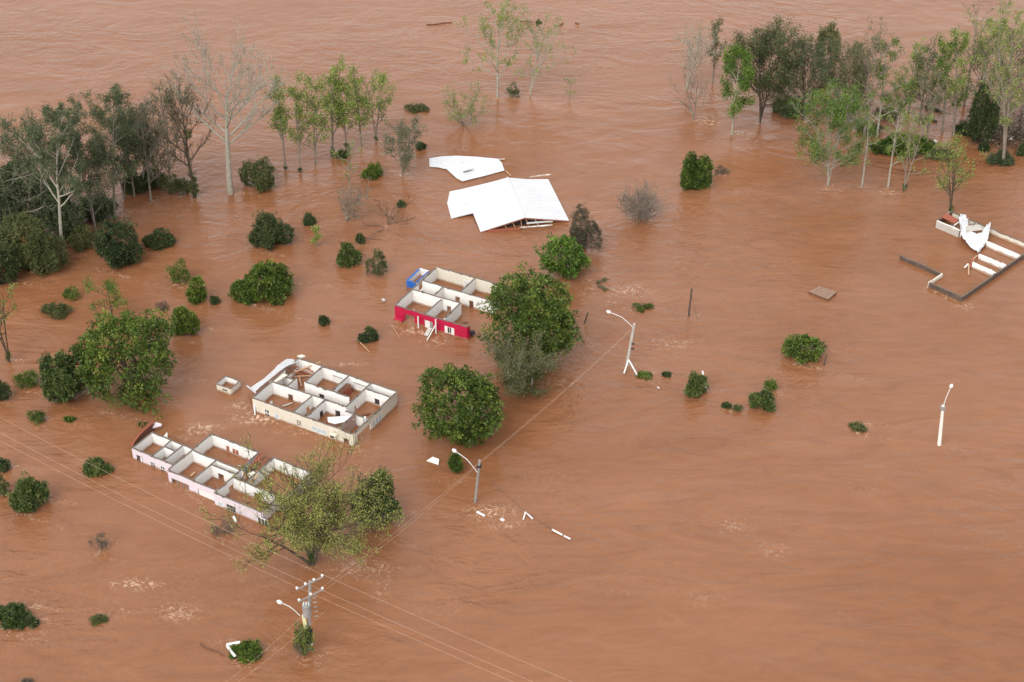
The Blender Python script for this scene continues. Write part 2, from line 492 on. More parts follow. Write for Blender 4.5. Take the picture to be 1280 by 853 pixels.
# ------------------------------------------------------------------ ruined houses
BELOW = -0.7
class House:
    """u runs along the front wall, v to the back; both 0..1 over the surveyed rectangle"""
    def __init__(self, name, label, front_l, front_r, back_l, T, seed=1):
        a, b, c = P(*front_l, T), P(*front_r, T), P(*back_l, T)
        self.o = a[:2].copy()
        self.U = b[:2] - a[:2]
        d = nrm(self.U)
        n = np.array([-d[1], d[0]])
        self.V = n * float(np.dot(c[:2] - a[:2], n))
        self.lu, self.lv, self.du, self.dv = np.linalg.norm(self.U), np.linalg.norm(self.V), d, n
        self.T = T
        self.rng = random.Random(seed)
        ctr = self.o + (self.U + self.V) / 2
        self.t = thing(name, label, 'house', (ctr[0], ctr[1], BELOW))
    def pt(self, u, v, z=0.0):
        q = self.o + self.U * u + self.V * v
        return np.array([q[0], q[1], z])
    def wall(self, a, b, mats=('white', 'white'), openings=(), T=None, thick=0.16, trim=(0, 0), cap='cap', chips=0.06, name='wall'):
        """a, b are (u, v); mats = left-hand face, right-hand face; openings = (start m, end m, sill z, head z)"""
        T = T or self.T
        p, q = self.pt(*a)[:2], self.pt(*b)[:2]
        d = nrm(q - p)
        p, q = p + d * trim[0], q - d * trim[1]
        Lw = np.linalg.norm(q - p)
        n = np.array([-d[1], d[0]])
        brk = {0.0, Lw}
        for s0, s1, *_ in openings:
            brk |= {max(0, s0), min(Lw, s1)}
        k = max(1, int(Lw / 0.9))
        brk |= {Lw * i / k for i in range(1, k)}
        ss = sorted(brk)
        ss = [s for i, s in enumerate(ss) if i == 0 or s - ss[i - 1] > 1e-4]
        tops = [T + self.rng.uniform(-chips, chips * 0.5) - (self.rng.uniform(0.05, 0.16) if self.rng.random() < 0.07 else 0) for _ in ss]
        zs_all = sorted({BELOW, T} | {z for o in openings for z in o[2:4] if BELOW < z < T - 0.08})
        mb = MB()
        def pos(s, z, side):
            xy = p + d * s + n * (side * thick / 2)
            return (xy[0], xy[1], z)
        def solid(i, j):
            sm, zm = (ss[i] + ss[i + 1]) / 2, (zs_all[j] + zs_all[j + 1]) / 2
            return not any(o[0] - 1e-4 <= sm <= o[1] + 1e-4 and o[2] <= zm <= o[3] for o in openings)
        ni, nj = len(ss) - 1, len(zs_all) - 1
        for i in range(ni):
            for j in range(nj):
                if not solid(i, j):
                    continue
                s0, s1, z0 = ss[i], ss[i + 1], zs_all[j]
                za, zb = (tops[i], tops[i + 1]) if j == nj - 1 else (zs_all[j + 1], zs_all[j + 1])
                mb.add([pos(s0, z0, 1), pos(s1, z0, 1), pos(s1, zb, 1), pos(s0, za, 1)], [(3, 2, 1, 0)], 0)
                mb.add([pos(s0, z0, -1), pos(s1, z0, -1), pos(s1, zb, -1), pos(s0, za, -1)], [(0, 1, 2, 3)], 1)
                if i == 0 or not solid(i - 1, j):
                    mb.add([pos(s0, z0, 1), pos(s0, z0, -1), pos(s0, za, -1), pos(s0, za, 1)], [(0, 1, 2, 3)], 1)
                if i == ni - 1 or not solid(i + 1, j):
                    mb.add([pos(s1, z0, 1), pos(s1, z0, -1), pos(s1, zb, -1), pos(s1, zb, 1)], [(3, 2, 1, 0)], 1)
                if j == nj - 1 or not solid(i, j + 1):
                    mb.add([pos(s0, za, 1), pos(s0, za, -1), pos(s1, zb, -1), pos(s1, zb, 1)], [(0, 1, 2, 3)], 0)
                if j > 0 and not solid(i, j - 1):
                    mb.add([pos(s0, z0, 1), pos(s0, z0, -1), pos(s1, z0, -1), pos(s1, z0, 1)], [(3, 2, 1, 0)], 0)
        w = mb.build(name, [M[mats[0]], M[mats[1]]], self.t)
        if cap:
            cb = MB()
            for i in range(ni):
                h0, h1 = 0.02, 0.02
                t2 = thick * 1.06
                def cp(s, z, sd):
                    xy = p + d * s + n * (sd * t2 / 2)
                    return (xy[0], xy[1], z)
                s0, s1 = ss[i], ss[i + 1]
                vs = [cp(s0, tops[i] - 0.03, 1), cp(s1, tops[i + 1] - 0.03, 1), cp(s1, tops[i + 1] - 0.03, -1), cp(s0, tops[i] - 0.03, -1),
                      cp(s0, tops[i] + h0, 1), cp(s1, tops[i + 1] + h1, 1), cp(s1, tops[i + 1] + h1, -1), cp(s0, tops[i] + h0, -1)]
                if self.rng.random() < 0.28 and s1 - s0 > 0.3:      # a left-over block of the upper courses
                    f_ = self.rng.uniform(0.1, 0.6)
                    sa = s0 + (s1 - s0) * f_
                    sb = min(s1, sa + self.rng.uniform(0.15, 0.4))
                    zt = (tops[i] + tops[i + 1]) / 2
                    cb.add([cp(sa, zt - 0.1, 1), cp(sb, zt - 0.1, 1), cp(sb, zt - 0.1, -1), cp(sa, zt - 0.1, -1)] +
                           [cp(sa, zt + self.rng.uniform(0.04, 0.18), 0.8), cp(sb, zt + self.rng.uniform(0.04, 0.12), 0.8), cp(sb, zt + self.rng.uniform(0.04, 0.12), -0.8), cp(sa, zt + self.rng.uniform(0.04, 0.18), -0.8)],
                           [(7, 6, 5, 4), (0, 4, 5, 1), (2, 6, 7, 3), (1, 5, 6, 2), (3, 7, 4, 0)])
                cb.add(vs, [(0, 1, 2, 3), (7, 6, 5, 4), (0, 4, 5, 1), (2, 6, 7, 3), (1, 5, 6, 2), (3, 7, 4, 0)])
            cb.build('wall_top', M[cap], w)
        return dict(p=p, d=d, n=n, L=Lw, thick=thick)
    def window(self, w, s0, s1, z0, z1, frame='white', pane='glass', nv=1, nh=1, name='window', out=-1, open_=0.0):
        """frame with bars set in an opening of wall w; panes lie behind the bars"""
        mb = MB()
        t = 0.05
        def q(s, z, k):
            xy = w['p'] + w['d'] * s + w['n'] * k
            return np.array([xy[0], xy[1], z])
        k0 = out * (w['thick'] / 2 - 0.03)
        hx, hz, hn = np.append(w['d'], 0), np.array([0, 0, 1.0]), np.append(w['n'], 0)
        sm, zm = (s0 + s1) / 2, (z0 + z1) / 2
        for s in np.linspace(s0 + t / 2, s1 - t / 2, nv + 1):
            mb.box(q(s, zm, k0), hx * t / 2, hn * 0.04, hz * ((z1 - z0) / 2 - 0.003))
        for z in np.linspace(z0 + t / 2, z1 - t / 2, nh + 1):
            mb.box(q(sm, z, k0), hx * ((s1 - s0) / 2 - 0.003), hn * 0.036, hz * t / 2)
        o = mb.build(name, M[frame], self.t)
        if pane:
            ws = (s1 - s0 - t) / nv
            for i in range(nv):
                if open_ and self.rng.random() < open_:
                    continue
                pb = MB()
                pb.box(q(s0 + t / 2 + ws * (i + 0.5), zm, k0 - out * 0.01), hx * (ws / 2 - t / 2 - 0.002), hn * 0.012, hz * ((z1 - z0) / 2 - t))
                pb.build('pane', M[pane], o)
        return o
    def panel(self, w, s0, s1, z0, z1, mat, name='door', side=1, depth=0.03, off=0.0):
        """a board fixed on the face of wall w"""
        mb = MB()
        sm, zm = (s0 + s1) / 2, (z0 + z1) / 2
        k = side * (w['thick'] / 2 + depth / 2 + 0.004 + off)
        xy = w['p'] + w['d'] * sm + w['n'] * k
        mb.box((xy[0], xy[1], zm), np.append(w['d'], 0) * (s1 - s0) / 2, np.append(w['n'], 0) * depth / 2, np.array([0, 0, (z1 - z0) / 2]))
        return mb.build(name, M[mat], self.t)

def zoom(x0, y0, k):
    return lambda x, y: (x0 + x / k, y0 + y / k)

# ---- cream house
z2 = zoom(260, 420, 4.923)
hc = House('cream_house', 'roofless cream painted house with white rooms, torn metal sheet along one side', z2(275, 382), z2(893, 602), z2(553, 136), 1.68, 5)
t = 0.16
LU, LV = hc.lu, hc.lv
wf = hc.wall((0, 0), (1, 0), ('white', 'cream'), [(0.115 * LU, 0.165 * LU, -0.2, 0.85), (0.22 * LU, 0.265 * LU, -0.1, 0.8), (0.44 * LU, 0.49 * LU, 0.2, 0.95),
             (0.59 * LU, 0.74 * LU, 0.15, 0.85), (0.905 * LU, 0.955 * LU, BELOW, 0.75)])
hc.window(wf, 0.115 * LU, 0.165 * LU, -0.2, 0.85, nv=2, nh=2, open_=0.6, frame='white', pane='dark')
hc.window(wf, 0.22 * LU, 0.265 * LU, -0.1, 0.8, nv=1, nh=1)
hc.window(wf, 0.44 * LU, 0.49 * LU, 0.2, 0.95, frame='cream', pane='dark', nv=3, nh=3)
hc.window(wf, 0.59 * LU, 0.74 * LU, 0.15, 0.85, nv=3)
ac = MB()                                                   # air conditioner hood on the front wall
c = hc.pt(0.82, 0, 0.75) - np.append(hc.dv, 0) * 0.32
ac.box(c, np.append(hc.du, 0) * 0.38, np.append(hc.dv, 0) * 0.22, np.array([0, 0, 0.18]))
a_ = ac.build('air_conditioner', M['cream'], hc.t)
g = MB()
g.box(c - np.append(hc.dv, 0) * 0.23, np.append(hc.du, 0) * 0.25, np.append(hc.dv, 0) * 0.012, np.array([0, 0, 0.12]))
g.build('grille', M['dark'], a_)
wr = hc.wall((1, 0), (1, 0.99), ('white', 'cream'), [(0.06 * LV, 0.36 * LV, BELOW, 1.0), (0.40 * LV, 0.62 * LV, 0.05, 0.95)], trim=(t / 2 + 0.002, t / 2 + 0.002))
hc.window(wr, 0.40 * LV, 0.62 * LV, 0.05, 0.95, nv=3)
wb = hc.wall((1, 1), (0, 1), ('white', 'cream'), [])
hc.window(wb, 0.545 * LU, 0.64 * LU, 0.25, 0.95, nv=2, out=1.9, frame='white', pane='porcelain')
hc.window(wb, 0.31 * LU, 0.43 * LU, 0.25, 0.95, nv=2, out=1.9, frame='white', pane='porcelain')
hc.panel(wb, 0.54 * LU, 0.645 * LU, 0.96, 1.02, 'dark', 'curtain_rail', side=1)
hc.panel(wb, 0.305 * LU, 0.435 * LU, 0.96, 1.02, 'dark', 'curtain_rail', side=1)
wl_ = hc.wall((0, 1), (0, 0), ('white', 'cream'), [(0.05 * LV, 0.30 * LV, 0.5, 2)], trim=(t / 2 + 0.002,) * 2)
tr = (t / 2 + 0.003,) * 2
w1 = hc.wall((0, 0.41), (0.745, 0.42), openings=[(0.155 * LU, 0.205 * LU, BELOW, 0.8), (0.34 * LU, 0.385 * LU, BELOW, 0.8), (0.475 * LU, 0.52 * LU, BELOW, 0.8),
             (0.63 * LU, 0.68 * LU, BELOW, 0.8)], trim=tr)
hc.panel(w1, 0.635 * LU, 0.675 * LU, BELOW, 0.78, 'dark', side=-1, off=-0.1)  # dark board stands in for the shade of the open doorway
hc.panel(w1, 0.48 * LU, 0.515 * LU, BELOW, 0.78, 'dark', side=-1, off=-0.1)  # the next doorway's shade, also a dark board
hc.panel(w1, 0.158 * LU, 0.202 * LU, BELOW, 0.78, 'brown', side=1, off=-0.05)
w2 = hc.wall((0.25, 0.61), (0.70, 0.61), openings=[(0.13 * LU, 0.185 * LU, BELOW, 0.8)], trim=tr)
hc.panel(w2, 0.133 * LU, 0.182 * LU, BELOW, 0.79, 'dark', side=1, off=-0.1)  # dark board painting the shaded opening behind the corridor
hc.wall((0.25, 0.61), (0.25, 1), trim=(-t / 2, t / 2 + 0.003))
hc.wall((0.52, 0.61), (0.52, 1), trim=tr)
hc.wall((0.745, 0.42), (0.745, 1), trim=(-t / 2, t / 2 + 0.003), openings=[(0.18 * LV, 0.24 * LV, BELOW, 0.8)])
w3 = hc.wall((0.745, 0.86), (1, 0.86), openings=[(0.085 * LU, 0.135 * LU, 0.1, 0.85)], trim=tr)
hc.panel(w3, 0.088 * LU, 0.132 * LU, 0.1, 0.84, 'dark', 'shutter', side=-1, off=-0.1)  # dark sheet filling a door opening, in place of its shade
w4 = hc.wall((0.41, 0), (0.41, 0.415), ('cream', 'white'), trim=tr, openings=[(0.25 * LV, 0.34 * LV, BELOW, 0.8)])
w5 = hc.wall((0.54, 0), (0.54, 0.415), ('white', 'white'), trim=tr, openings=[(0.26 * LV, 0.34 * LV, BELOW, 0.8)])
hc.panel(w5, 0.265 * LV, 0.335 * LV, BELOW, 0.78, 'dark', side=-1, off=-0.1)  # shade of the side doorway, put in as a dark board
hc.wall((0.86, 0.02), (0.86, 0.36), ('pink', 'pink'), trim=(t / 2, 0), openings=[(0.1 * LV, 0.18 * LV, BELOW, 0.8)])
hc.wall((0.75, 0.375), (0.94, 0.375), ('white', 'white'), trim=tr, T=1.42)
hc.wall((0.15, 0.415), (0.15, 0.64), trim=tr)
hc.wall((0, 0.64), (0.15, 0.64), trim=tr, T=1.2)
# ---- small cream shed beside it
hs_ = House('cream_shed', 'tiny roofless cream shed standing alone beside the torn metal sheet', z2(53, 295), z2(140, 325), z2(95, 242), 0.85, 3)
ws = hs_.wall((0, 0), (1, 0), ('white', 'cream'), [(0.4 * hs_.lu, 0.75 * hs_.lu, 0.25, 0.55)], thick=0.12)
hs_.window(ws, 0.4 * hs_.lu, 0.75 * hs_.lu, 0.25, 0.55, frame='concrete', pane='dark', nv=2)
hs_.wall((1, 0), (1, 1), ('white', 'cream'), trim=(0.065, 0.065), thick=0.12)
hs_.wall((1, 1), (0, 1), ('white', 'cream'), thick=0.12)
hs_.wall((0, 1), (0, 0), ('white', 'cream'), trim=(0.065, 0.065), thick=0.12)

# ---- lilac house: low wing, middle block, end block, each a step forward of the last
z3 = zoom(150, 510, 4.923)
hl = House('lilac_house', 'long roofless lilac painted house of stepped blocks half hidden by a thin tree', z3(295, 382), z3(598, 508), z3(555, 155), 1.55, 8)
LU, LV = hl.lu, hl.lv
def uv(h, x, y, T):
    q = P(*z3(x, y), T)[:2] - h.o
    return float(np.dot(q, h.du) / h.lu), float(np.dot(q, h.dv) / h.lv)
f1 = hl.wall((0, 0), (1, 0), ('white', 'lilac'), [(0.06 * LU, 0.42 * LU, -0.3, 0.75), (0.60 * LU, 0.96 * LU, -0.3, 0.75)])
hl.window(f1, 0.06 * LU, 0.42 * LU, -0.3, 0.75, frame='grey', pane=None, nv=3)
hl.panel(f1, 0.61 * LU, 0.95 * LU, -0.35, 0.74, 'porcelain', 'garage_door', side=-1, off=-0.1)
hl.wall((0, 1), (0, 0), ('white', 'lilac'), trim=tr)
ub = uv(hl, 870, 262, 1.55)[0]
wbk = hl.wall((ub, 1), (0, 1), ('white', 'lilac'), [(0.42 * LU, 0.56 * LU, 0.05, 0.8), (0.62 * LU, 0.68 * LU, 0.0, 0.8)], chips=0.03)
hl.window(wbk, 0.42 * LU, 0.56 * LU, 0.05, 0.8, frame='white', pane='clay', nv=2, out=1)
hl.panel(wbk, 0.62 * LU, 0.68 * LU, 0.0, 0.8, 'clay', 'shutter', side=1, off=-0.1)
hl.wall((ub, 0.55), (ub, 1), ('white', 'glass'), trim=(0, t / 2 + 0.003))
hl.wall((0, 0.54), (1.09, 0.54), trim=tr)
hl.wall((0.5, 0), (0.5, 0.54), trim=tr)
hl.wall((0.5, 0.42), (0.985, 0.42), trim=tr, openings=[(0.12 * LU, 0.24 * LU, BELOW, 0.85)])
hl.wall((1, 0), (1, 0.54), ('white', 'white'), trim=tr, openings=[(0.22 * LV, 0.34 * LV, BELOW, 0.8)])
# end block
e0, e1 = uv(hl, 580, 520, 1.55), uv(hl, 870, 640, 1.55)
v0 = e0[1]
f3 = hl.wall((1.0, v0), (e1[0], v0), ('white', 'lilac'), [(0.06 * LU, 0.18 * LU, 0.1, 0.7), (0.24 * LU, 0.42 * LU, 0.0, 0.8), (0.85 * LU, 1.05 * LU, -0.2, 0.8)], trim=(-t / 2, 0))
hl.window(f3, 0.06 * LU, 0.18 * LU, 0.1, 0.7, pane='glass')
hl.window(f3, 0.24 * LU, 0.42 * LU, 0.0, 0.8, frame='grey', pane='dark', nv=3, nh=2)
hl.window(f3, 0.85 * LU, 1.05 * LU, -0.2, 0.8, frame='white', pane='dark', nv=3)
hl.wall((1.0, v0), (1.0, 0), ('lilac', 'white'), trim=(t / 2 + 0.003,) * 2)
ce, be = uv(hl, 945, 305, 1.55), uv(hl, 1185, 395, 1.55)
sp = uv(hl, 800, 470, 1.55)
hl.wall((ce[0], sp[1]), (ce[0], ce[1]), trim=(-t / 2, t / 2 + 0.003))
hl.wall((be[0], ce[1]), (ce[0], ce[1]), ('white', 'lilac'), trim=(-t / 2, -t / 2))
hl.wall((be[0], sp[1]), (be[0], ce[1]), ('white', 'lilac'), trim=tr, openings=[(1.2, 2.2, 0.1, 0.9)])
hl.wall((ce[0] - 0.25, sp[1]), (be[0], sp[1]), trim=(0, 0), openings=[(2.6, 3.6, BELOW, 0.8)])
hl.wall((e1[0], v0), (e1[0], sp[1]), ('white', 'lilac'), trim=tr)
# low wing
wa, wc2, wd = uv(hl, 78, 242, 1.4), uv(hl, 305, 345, 1.4), uv(hl, 195, 150, 1.4)
wv0, wu0, wv1 = (wa[1] + wc2[1]) / 2, wa[0], wd[1]
f0 = hl.wall((wu0, wv0), (0, wv0), ('white', 'lilac'), [(0.55, 1.35, -0.05, 0.75), (2.35, 3.0, -0.15, 0.7), (3.7, 4.3, -0.2, 0.65)], T=1.4, trim=(0, t / 2 + 0.003))
hl.window(f0, 0.55, 1.35, -0.05, 0.75, frame='dark', pane='porcelain', nv=2, open_=0.4)
hl.window(f0, 2.35, 3.0, -0.15, 0.7, frame='white', pane='dark', nv=3)
hl.window(f0, 3.7, 4.3, -0.2, 0.65, frame='white', pane='dark', nv=2, nh=2)
hl.wall((wu0, wv1), (wu0, wv0), ('white', 'white'), T=1.35, trim=tr)
hl.wall((0, wv1), (wu0, wv1), ('white', 'lilac'), T=1.4, trim=(t / 2 + 0.003, 0))
du_ = -wu0
hl.wall((wu0 + du_ * 0.46, wv0), (wu0 + du_ * 0.46, wv1), T=1.36, trim=tr)
hl.wall((wu0 + du_ * 0.74, wv0), (wu0 + du_ * 0.74, wv1), T=1.38, trim=tr)
hl.wall((wu0 + du_ * 0.46, (wv0 + 1.6 * wv1) / 2.6), (wu0 + du_ * 0.74, (wv0 + 1.6 * wv1) / 2.6), T=1.38, trim=tr)

# ---- red house
z6 = zoom(485, 325, 8.12)
hr = House('red_house', 'roofless crimson fronted house with white rooms beside the biggest round tree', z6(70, 457), z6(805, 682), z6(490, 67), 1.75, 12)
LU, LV = hr.lu, hr.lv
fr = hr.wall((0, 0), (1, 0), ('white', 'red'), [(0.14 * LU, 0.275 * LU, BELOW, 1.0), (0.415 * LU, 0.53 * LU, BELOW, 1.0), (0.70 * LU, 0.82 * LU, 0.15, 1.0)])
hr.window(fr, 0.70 * LU, 0.82 * LU, 0.15, 1.0, frame='porcelain', pane='dark', nv=2, nh=1)
hr.panel(fr, 0.695 * LU, 0.735 * LU, 0.12, 1.05, 'porcelain', 'shutter', side=-1)
hr.panel(fr, 0.785 * LU, 0.825 * LU, 0.12, 1.05, 'porcelain', 'shutter', side=-1)
hr.panel(fr, 0.415 * LU, 0.485 * LU, BELOW, 0.98, 'porcelain', 'door', side=-1, off=-0.1)
hr.panel(fr, 0.49 * LU, 0.528 * LU, BELOW, 0.98, 'grey', 'shutter', side=-1, off=-0.1)
for u_ in (0.355, 0.60):
    pm = MB()
    b0 = hr.pt(u_, -0.055, BELOW)
    pm.tube([b0, b0 + [0, 0, 1.0], b0 + [0, 0, 2.55 if u_ > 0.5 else 2.2]], 0.09, 8)
    pm.build('porch_column', M['porcelain'], hr.t)
pl = MB()                                                   # low red planter wall by the front corner
pl.box(hr.pt(0.075, -0.05, -0.1), np.append(hr.du, 0) * 0.55, np.append(hr.dv, 0) * 0.22, np.array([0, 0, 0.42]))
pl.build('planter', M['red'], hr.t)
hr.wall((1, 0), (1, 0.05), ('white', 'red'), trim=(t / 2, 0))
hr.wall((0, 1), (0, 0), ('white', 'white'), trim=tr, openings=[(0.34 * LV, 0.44 * LV, 0.5, 3)])
hr.wall((1.02, 1), (0, 1), ('cream', 'concrete'), chips=0.10)
wk = hr.wall((0, 0.405), (0.67, 0.415), trim=tr, openings=[(0.475 * LU, 0.535 * LU, BELOW, 0.9)])
hr.wall((0.42, 0), (0.42, 0.41), trim=tr)
hr.wall((0.67, 0.02), (0.67, 0.415), trim=(0.1, -t / 2))
wm = hr.wall((0, 0.638), (1.0, 0.638), trim=(t / 2 + 0.003, 0), openings=[(0.465 * LU, 0.53 * LU, BELOW, 0.95), (0.66 * LU, 0.72 * LU, BELOW, 0.95)])
hr.panel(wm, 0.662 * LU, 0.718 * LU, BELOW, 0.93, 'brown', 'door', side=-1, off=-0.1)
hr.wall((0.305, 0.41), (0.305, 0.638), trim=tr)
hr.wall((0.55, 0.638), (0.55, 1), trim=tr)
hr.wall((1.0, 0.638), (1.0, 1), ('white', 'white'), trim=(-t / 2, t / 2 + 0.003))
gt = hr.wall((0.52, 0.97), (0.40, 0.97), ('porcelain', 'porcelain'), T=1.3, thick=0.06, cap=None, name='louvre_door')
for i in range(5):
    hr.panel(gt, 0.08, gt['L'] - 0.08, 0.25 + i * 0.2, 0.31 + i * 0.2, 'concrete', 'slat', side=1)
# blue annex by its rear corner: low walled wash house
ba = House('blue_annex', 'small low blue walled annex touching the rear corner of the crimson house', z6(190, 212), z6(280, 238), z6(330, 92), 0.75, 4)
ba.wall((0, 0), (1, 0), ('porcelain', 'blue'), thick=0.22, cap='blue', chips=0.01)
ba.wall((1, 0), (1, 1), ('porcelain', 'porcelain'), thick=0.14, cap='blue', trim=(0.115, 0.115), chips=0.01)
ba.wall((1, 1), (0, 1), ('porcelain', 'blue'), thick=0.22, cap='porcelain', chips=0.01)
ba.wall((0, 1), (0, 0), ('porcelain', 'blue'), thick=0.22, cap='blue', trim=(0.115, 0.115), chips=0.01)

# ---- ruin on the far side
z5 = zoom(1100, 240, 5.689)
TR = 0.62
rn = House('sunken_ruin', 'sunken shell of a dark walled house with a crumpled white sheet across it', z5(350, 642), z5(585, 747), z5(760, 262), TR, 21)
def ruv(x, y, T=TR):
    q = P(*z5(x, y), T)[:2] - rn.o
    return float(np.dot(q, rn.du) / rn.lu), float(np.dot(q, rn.dv) / rn.lv)
rn.wall((0, 0), (1, 0), ('cream', 'charcoal'), chips=0.03)
far = ruv(1030, 365)
rn.wall((1, 0), (1, far[1]), ('cream', 'charcoal'), trim=(t / 2 + 0.003, 0), chips=0.03)
b0 = ruv(490, 125, 0.9)
rn.wall((1, far[1]), (b0[0], far[1]), ('cream', 'concrete'), trim=(-t / 2, 0), T=0.7)
k0, k1 = ruv(430, 572), ruv(110, 470)
rn.wall((0, 0), (0, k0[1]), ('charcoal', 'cream'), trim=(-t / 2, 0), cap='cream')
rn.wall((0, k0[1]), (k1[0], k0[1]), ('charcoal', 'charcoal'), trim=(t / 2 + 0.003, 0), T=0.55)
for (x0, y0), x1 in (((760, 352), 960), ((705, 440), 870), ((660, 500), 812)):
    q0 = ruv(x0, y0, 0.75)
    rn.wall((q0[0], q0[1]), (1, q0[1]), ('white', 'white'), T=0.75, trim=(0, t / 2 + 0.003), cap='white')
q0 = ruv(400, 207, 1.0)
q1 = ruv(572, 268, 1.0)
vv = (q0[1] + q1[1]) / 2
rn.wall((q0[0], vv), (q1[0], vv), ('white', 'concrete'), T=1.0, cap='white')
rn.wall((q0[0], vv), (q0[0], far[1]), ('concrete', 'brown'), T=0.95, trim=(t / 2 + 0.003, 0))
rn.wall((q1[0] + 0.05, vv), (q1[0] + 0.05, far[1]), ('brown', 'white'), T=0.8, trim=(0, t / 2 + 0.003))

# ------------------------------------------------------------------ roofs, sheets and loose building pieces
z4 = zoom(520, 180, 5.333)
def floating_roof():
    RZ = 1.5
    ra, rb = P(*z4(610, 224), RZ * 0.92), P(*z4(725, 490), RZ)
    el, er = 0.12, 0.22
    base = (ra + rb) / 2
    t_ = thing('roof_wreck', 'big white metal gable roof washed off its house, floating among bare branches', 'roof', (base[0], base[1], 0))
    lb, lc, ld, le, lf = P(*z4(430, 585), el), P(*z4(380, 460), el + 0.32), P(*z4(235, 495), 0.06), P(*z4(208, 395), 0.05), P(*z4(225, 317), 0.08)
    lg = P(*z4(420, 280), el + 0.35)
    m = MB()
    m.plate([ra, lg, lf, le, ld, lc, lb, rb], 0.09)
    m.build('roof_slope', M['sheet'], t_)
    rc, rd = P(*z4(1020, 510), er), P(*z4(882, 236), er)
    re_ = P(*z4(740, 236), 0.75)
    m = MB()
    m.plate([rb + [0.02, 0, 0], rc, rd, re_, ra + [0.02, 0, 0]], 0.09)
    m.build('roof_slope', M['sheet'], t_)
    m = MB()
    up = np.array([0, 0, 0.05])
    m.tube([ra + up * 0.4, (ra + rb) / 2 + up * 0.2, rb + up * 0.4], 0.09, 8)
    m.build('ridge_cap', M['sheet'], t_)
    # gable: dark triangle painting the shade of the opening under the verge, with rafters and struts
    back = nrm(ra - rb) * np.array([1, 1, 0])
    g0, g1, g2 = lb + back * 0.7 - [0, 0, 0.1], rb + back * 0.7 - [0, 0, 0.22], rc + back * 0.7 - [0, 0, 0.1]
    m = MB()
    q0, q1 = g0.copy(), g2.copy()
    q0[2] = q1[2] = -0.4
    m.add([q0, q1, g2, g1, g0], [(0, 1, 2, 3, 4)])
    m.build('gable_shade', M['dark'], t_)
    for a, b_ in ((lb, rb), (rc, rb)):
        m = MB()
        m.beam(a + back * 0.12 - [0, 0, 0.2], b_ + back * 0.12 - [0, 0, 0.22], 0.10, 0.16)
        m.build('rafter', M['clay'], t_)
    rng = random.Random(4)
    for f in (0.3, 0.4, 0.47, 0.55, 0.66, 0.8):
        s = lb + (rc - lb) * f + back * 0.3
        top = (lb + (rb - lb) * min(1, f * 2) if f < 0.5 else rb + (rc - rb) * (f - 0.5) * 2) + back * 0.3
        m = MB()
        m.beam([s[0], s[1], -0.2], [top[0] + rng.uniform(-0.6, 0.6), top[1], top[2] - 0.18], 0.09, 0.12)
        m.build('strut', M['timber' if f < 0.6 else 'porcelain'], t_)
    m = MB()
    m.beam(rb + (rc - rb) * 0.05 + back * 0.2 - [0, 0, 0.95], rc + (lb - rc) * 0.18 + back * 0.1 + [0, 0, 0.12], 0.1, 0.2)
    m.build('tie_beam', M['porcelain'], t_)
    m = MB()
    m.beam(P(*z4(480, 582), 0.1), P(*z4(700, 566), 0.16), 0.12, 0.3)
    m.build('wall_plate', M['clay'], t_)
    m = MB()
    m.beam(P(*z4(690, 560), 0.12), P(*z4(910, 542), 0.14), 0.2, 0.14)
    m.build('fascia_board', M['white'], t_)
floating_roof()
def sheet(name, label, cat, pts, thick, mat, group=None, extra=None):
    base = np.mean(np.array(pts), axis=0)
    base[2] = min(p[2] for p in pts)
    m = MB()
    m.plate([np.array(p) - base for p in pts], thick)
    o = m.build(name, M[mat])
    o.location = base
    return tag(o, label, cat, group)
pts = [P(*z4(x, y), z) for x, y, z in ((88, 96, 0.10), (170, 84, 0.22), (265, 79, 0.30), (400, 86, 0.25), (545, 99, 0.12), (572, 125, 0.10), (590, 176, 0.10), (450, 214, 0.16),
       (310, 248, 0.12), (268, 226, 0.15), (240, 200, 0.2), (205, 168, 0.2), (150, 155, 0.14), (90, 150, 0.08))]
sh = thing('roof_sheet', 'flat torn white metal roof sheet floating past the big white gable roof', 'roof sheet', np.mean(pts, axis=0) * [1, 1, 0])
m = MB(); m.plate(pts[::-1], 0.07); m.build('sheet', M['sheet'], sh)
m = MB(); m.beam(P(*z4(315, 186), 0.28), P(*z4(380, 165), 0.42), 0.5, 0.05, roll=0.5); m.build('folded_flap', M['grey'], sh)
def plank(label, pa, za, pb, zb, w, h, mat, group=None, name='plank', cat='plank', roll=0.0):
    a, b = P(*pa, za), P(*pb, zb)
    c = (a + b) / 2
    m = MB()
    if cat in ('log', 'stick', 'pole', 'tube', 'bottle'):
        d = b - a
        side = nrm(np.cross(d, [0, 0, 1]))
        bend = 0.05 * np.linalg.norm(d) if cat in ('log', 'stick') else 0
        m.tube([a - c, a - c + d * .3 + side * bend, a - c + d * .7 - side * bend * .4, b - c], [h * .42, h * .5, h * .46, h * (.25 if cat != 'tube' else .5)], 8)
    else:
        m.beam(a - c, b - c, w, h, roll=roll)
    o = m.build(name, M[mat])
    o.location = c
    return tag(o, label, cat, group)
plank('white plank floating off the rear eave of the white gable roof', z4(760, 222), 0.05, z4(900, 204), 0.08, 0.3, 0.08, 'white')
plank('orange timber lath floating between the torn sheet and the gable roof', z4(600, 180), 0.03, z4(632, 214), 0.05, 0.15, 0.06, 'timber')
plank('small white board at the corner of the torn flat sheet', z4(545, 104), 0.06, z4(590, 102), 0.1, 0.3, 0.06, 'white')
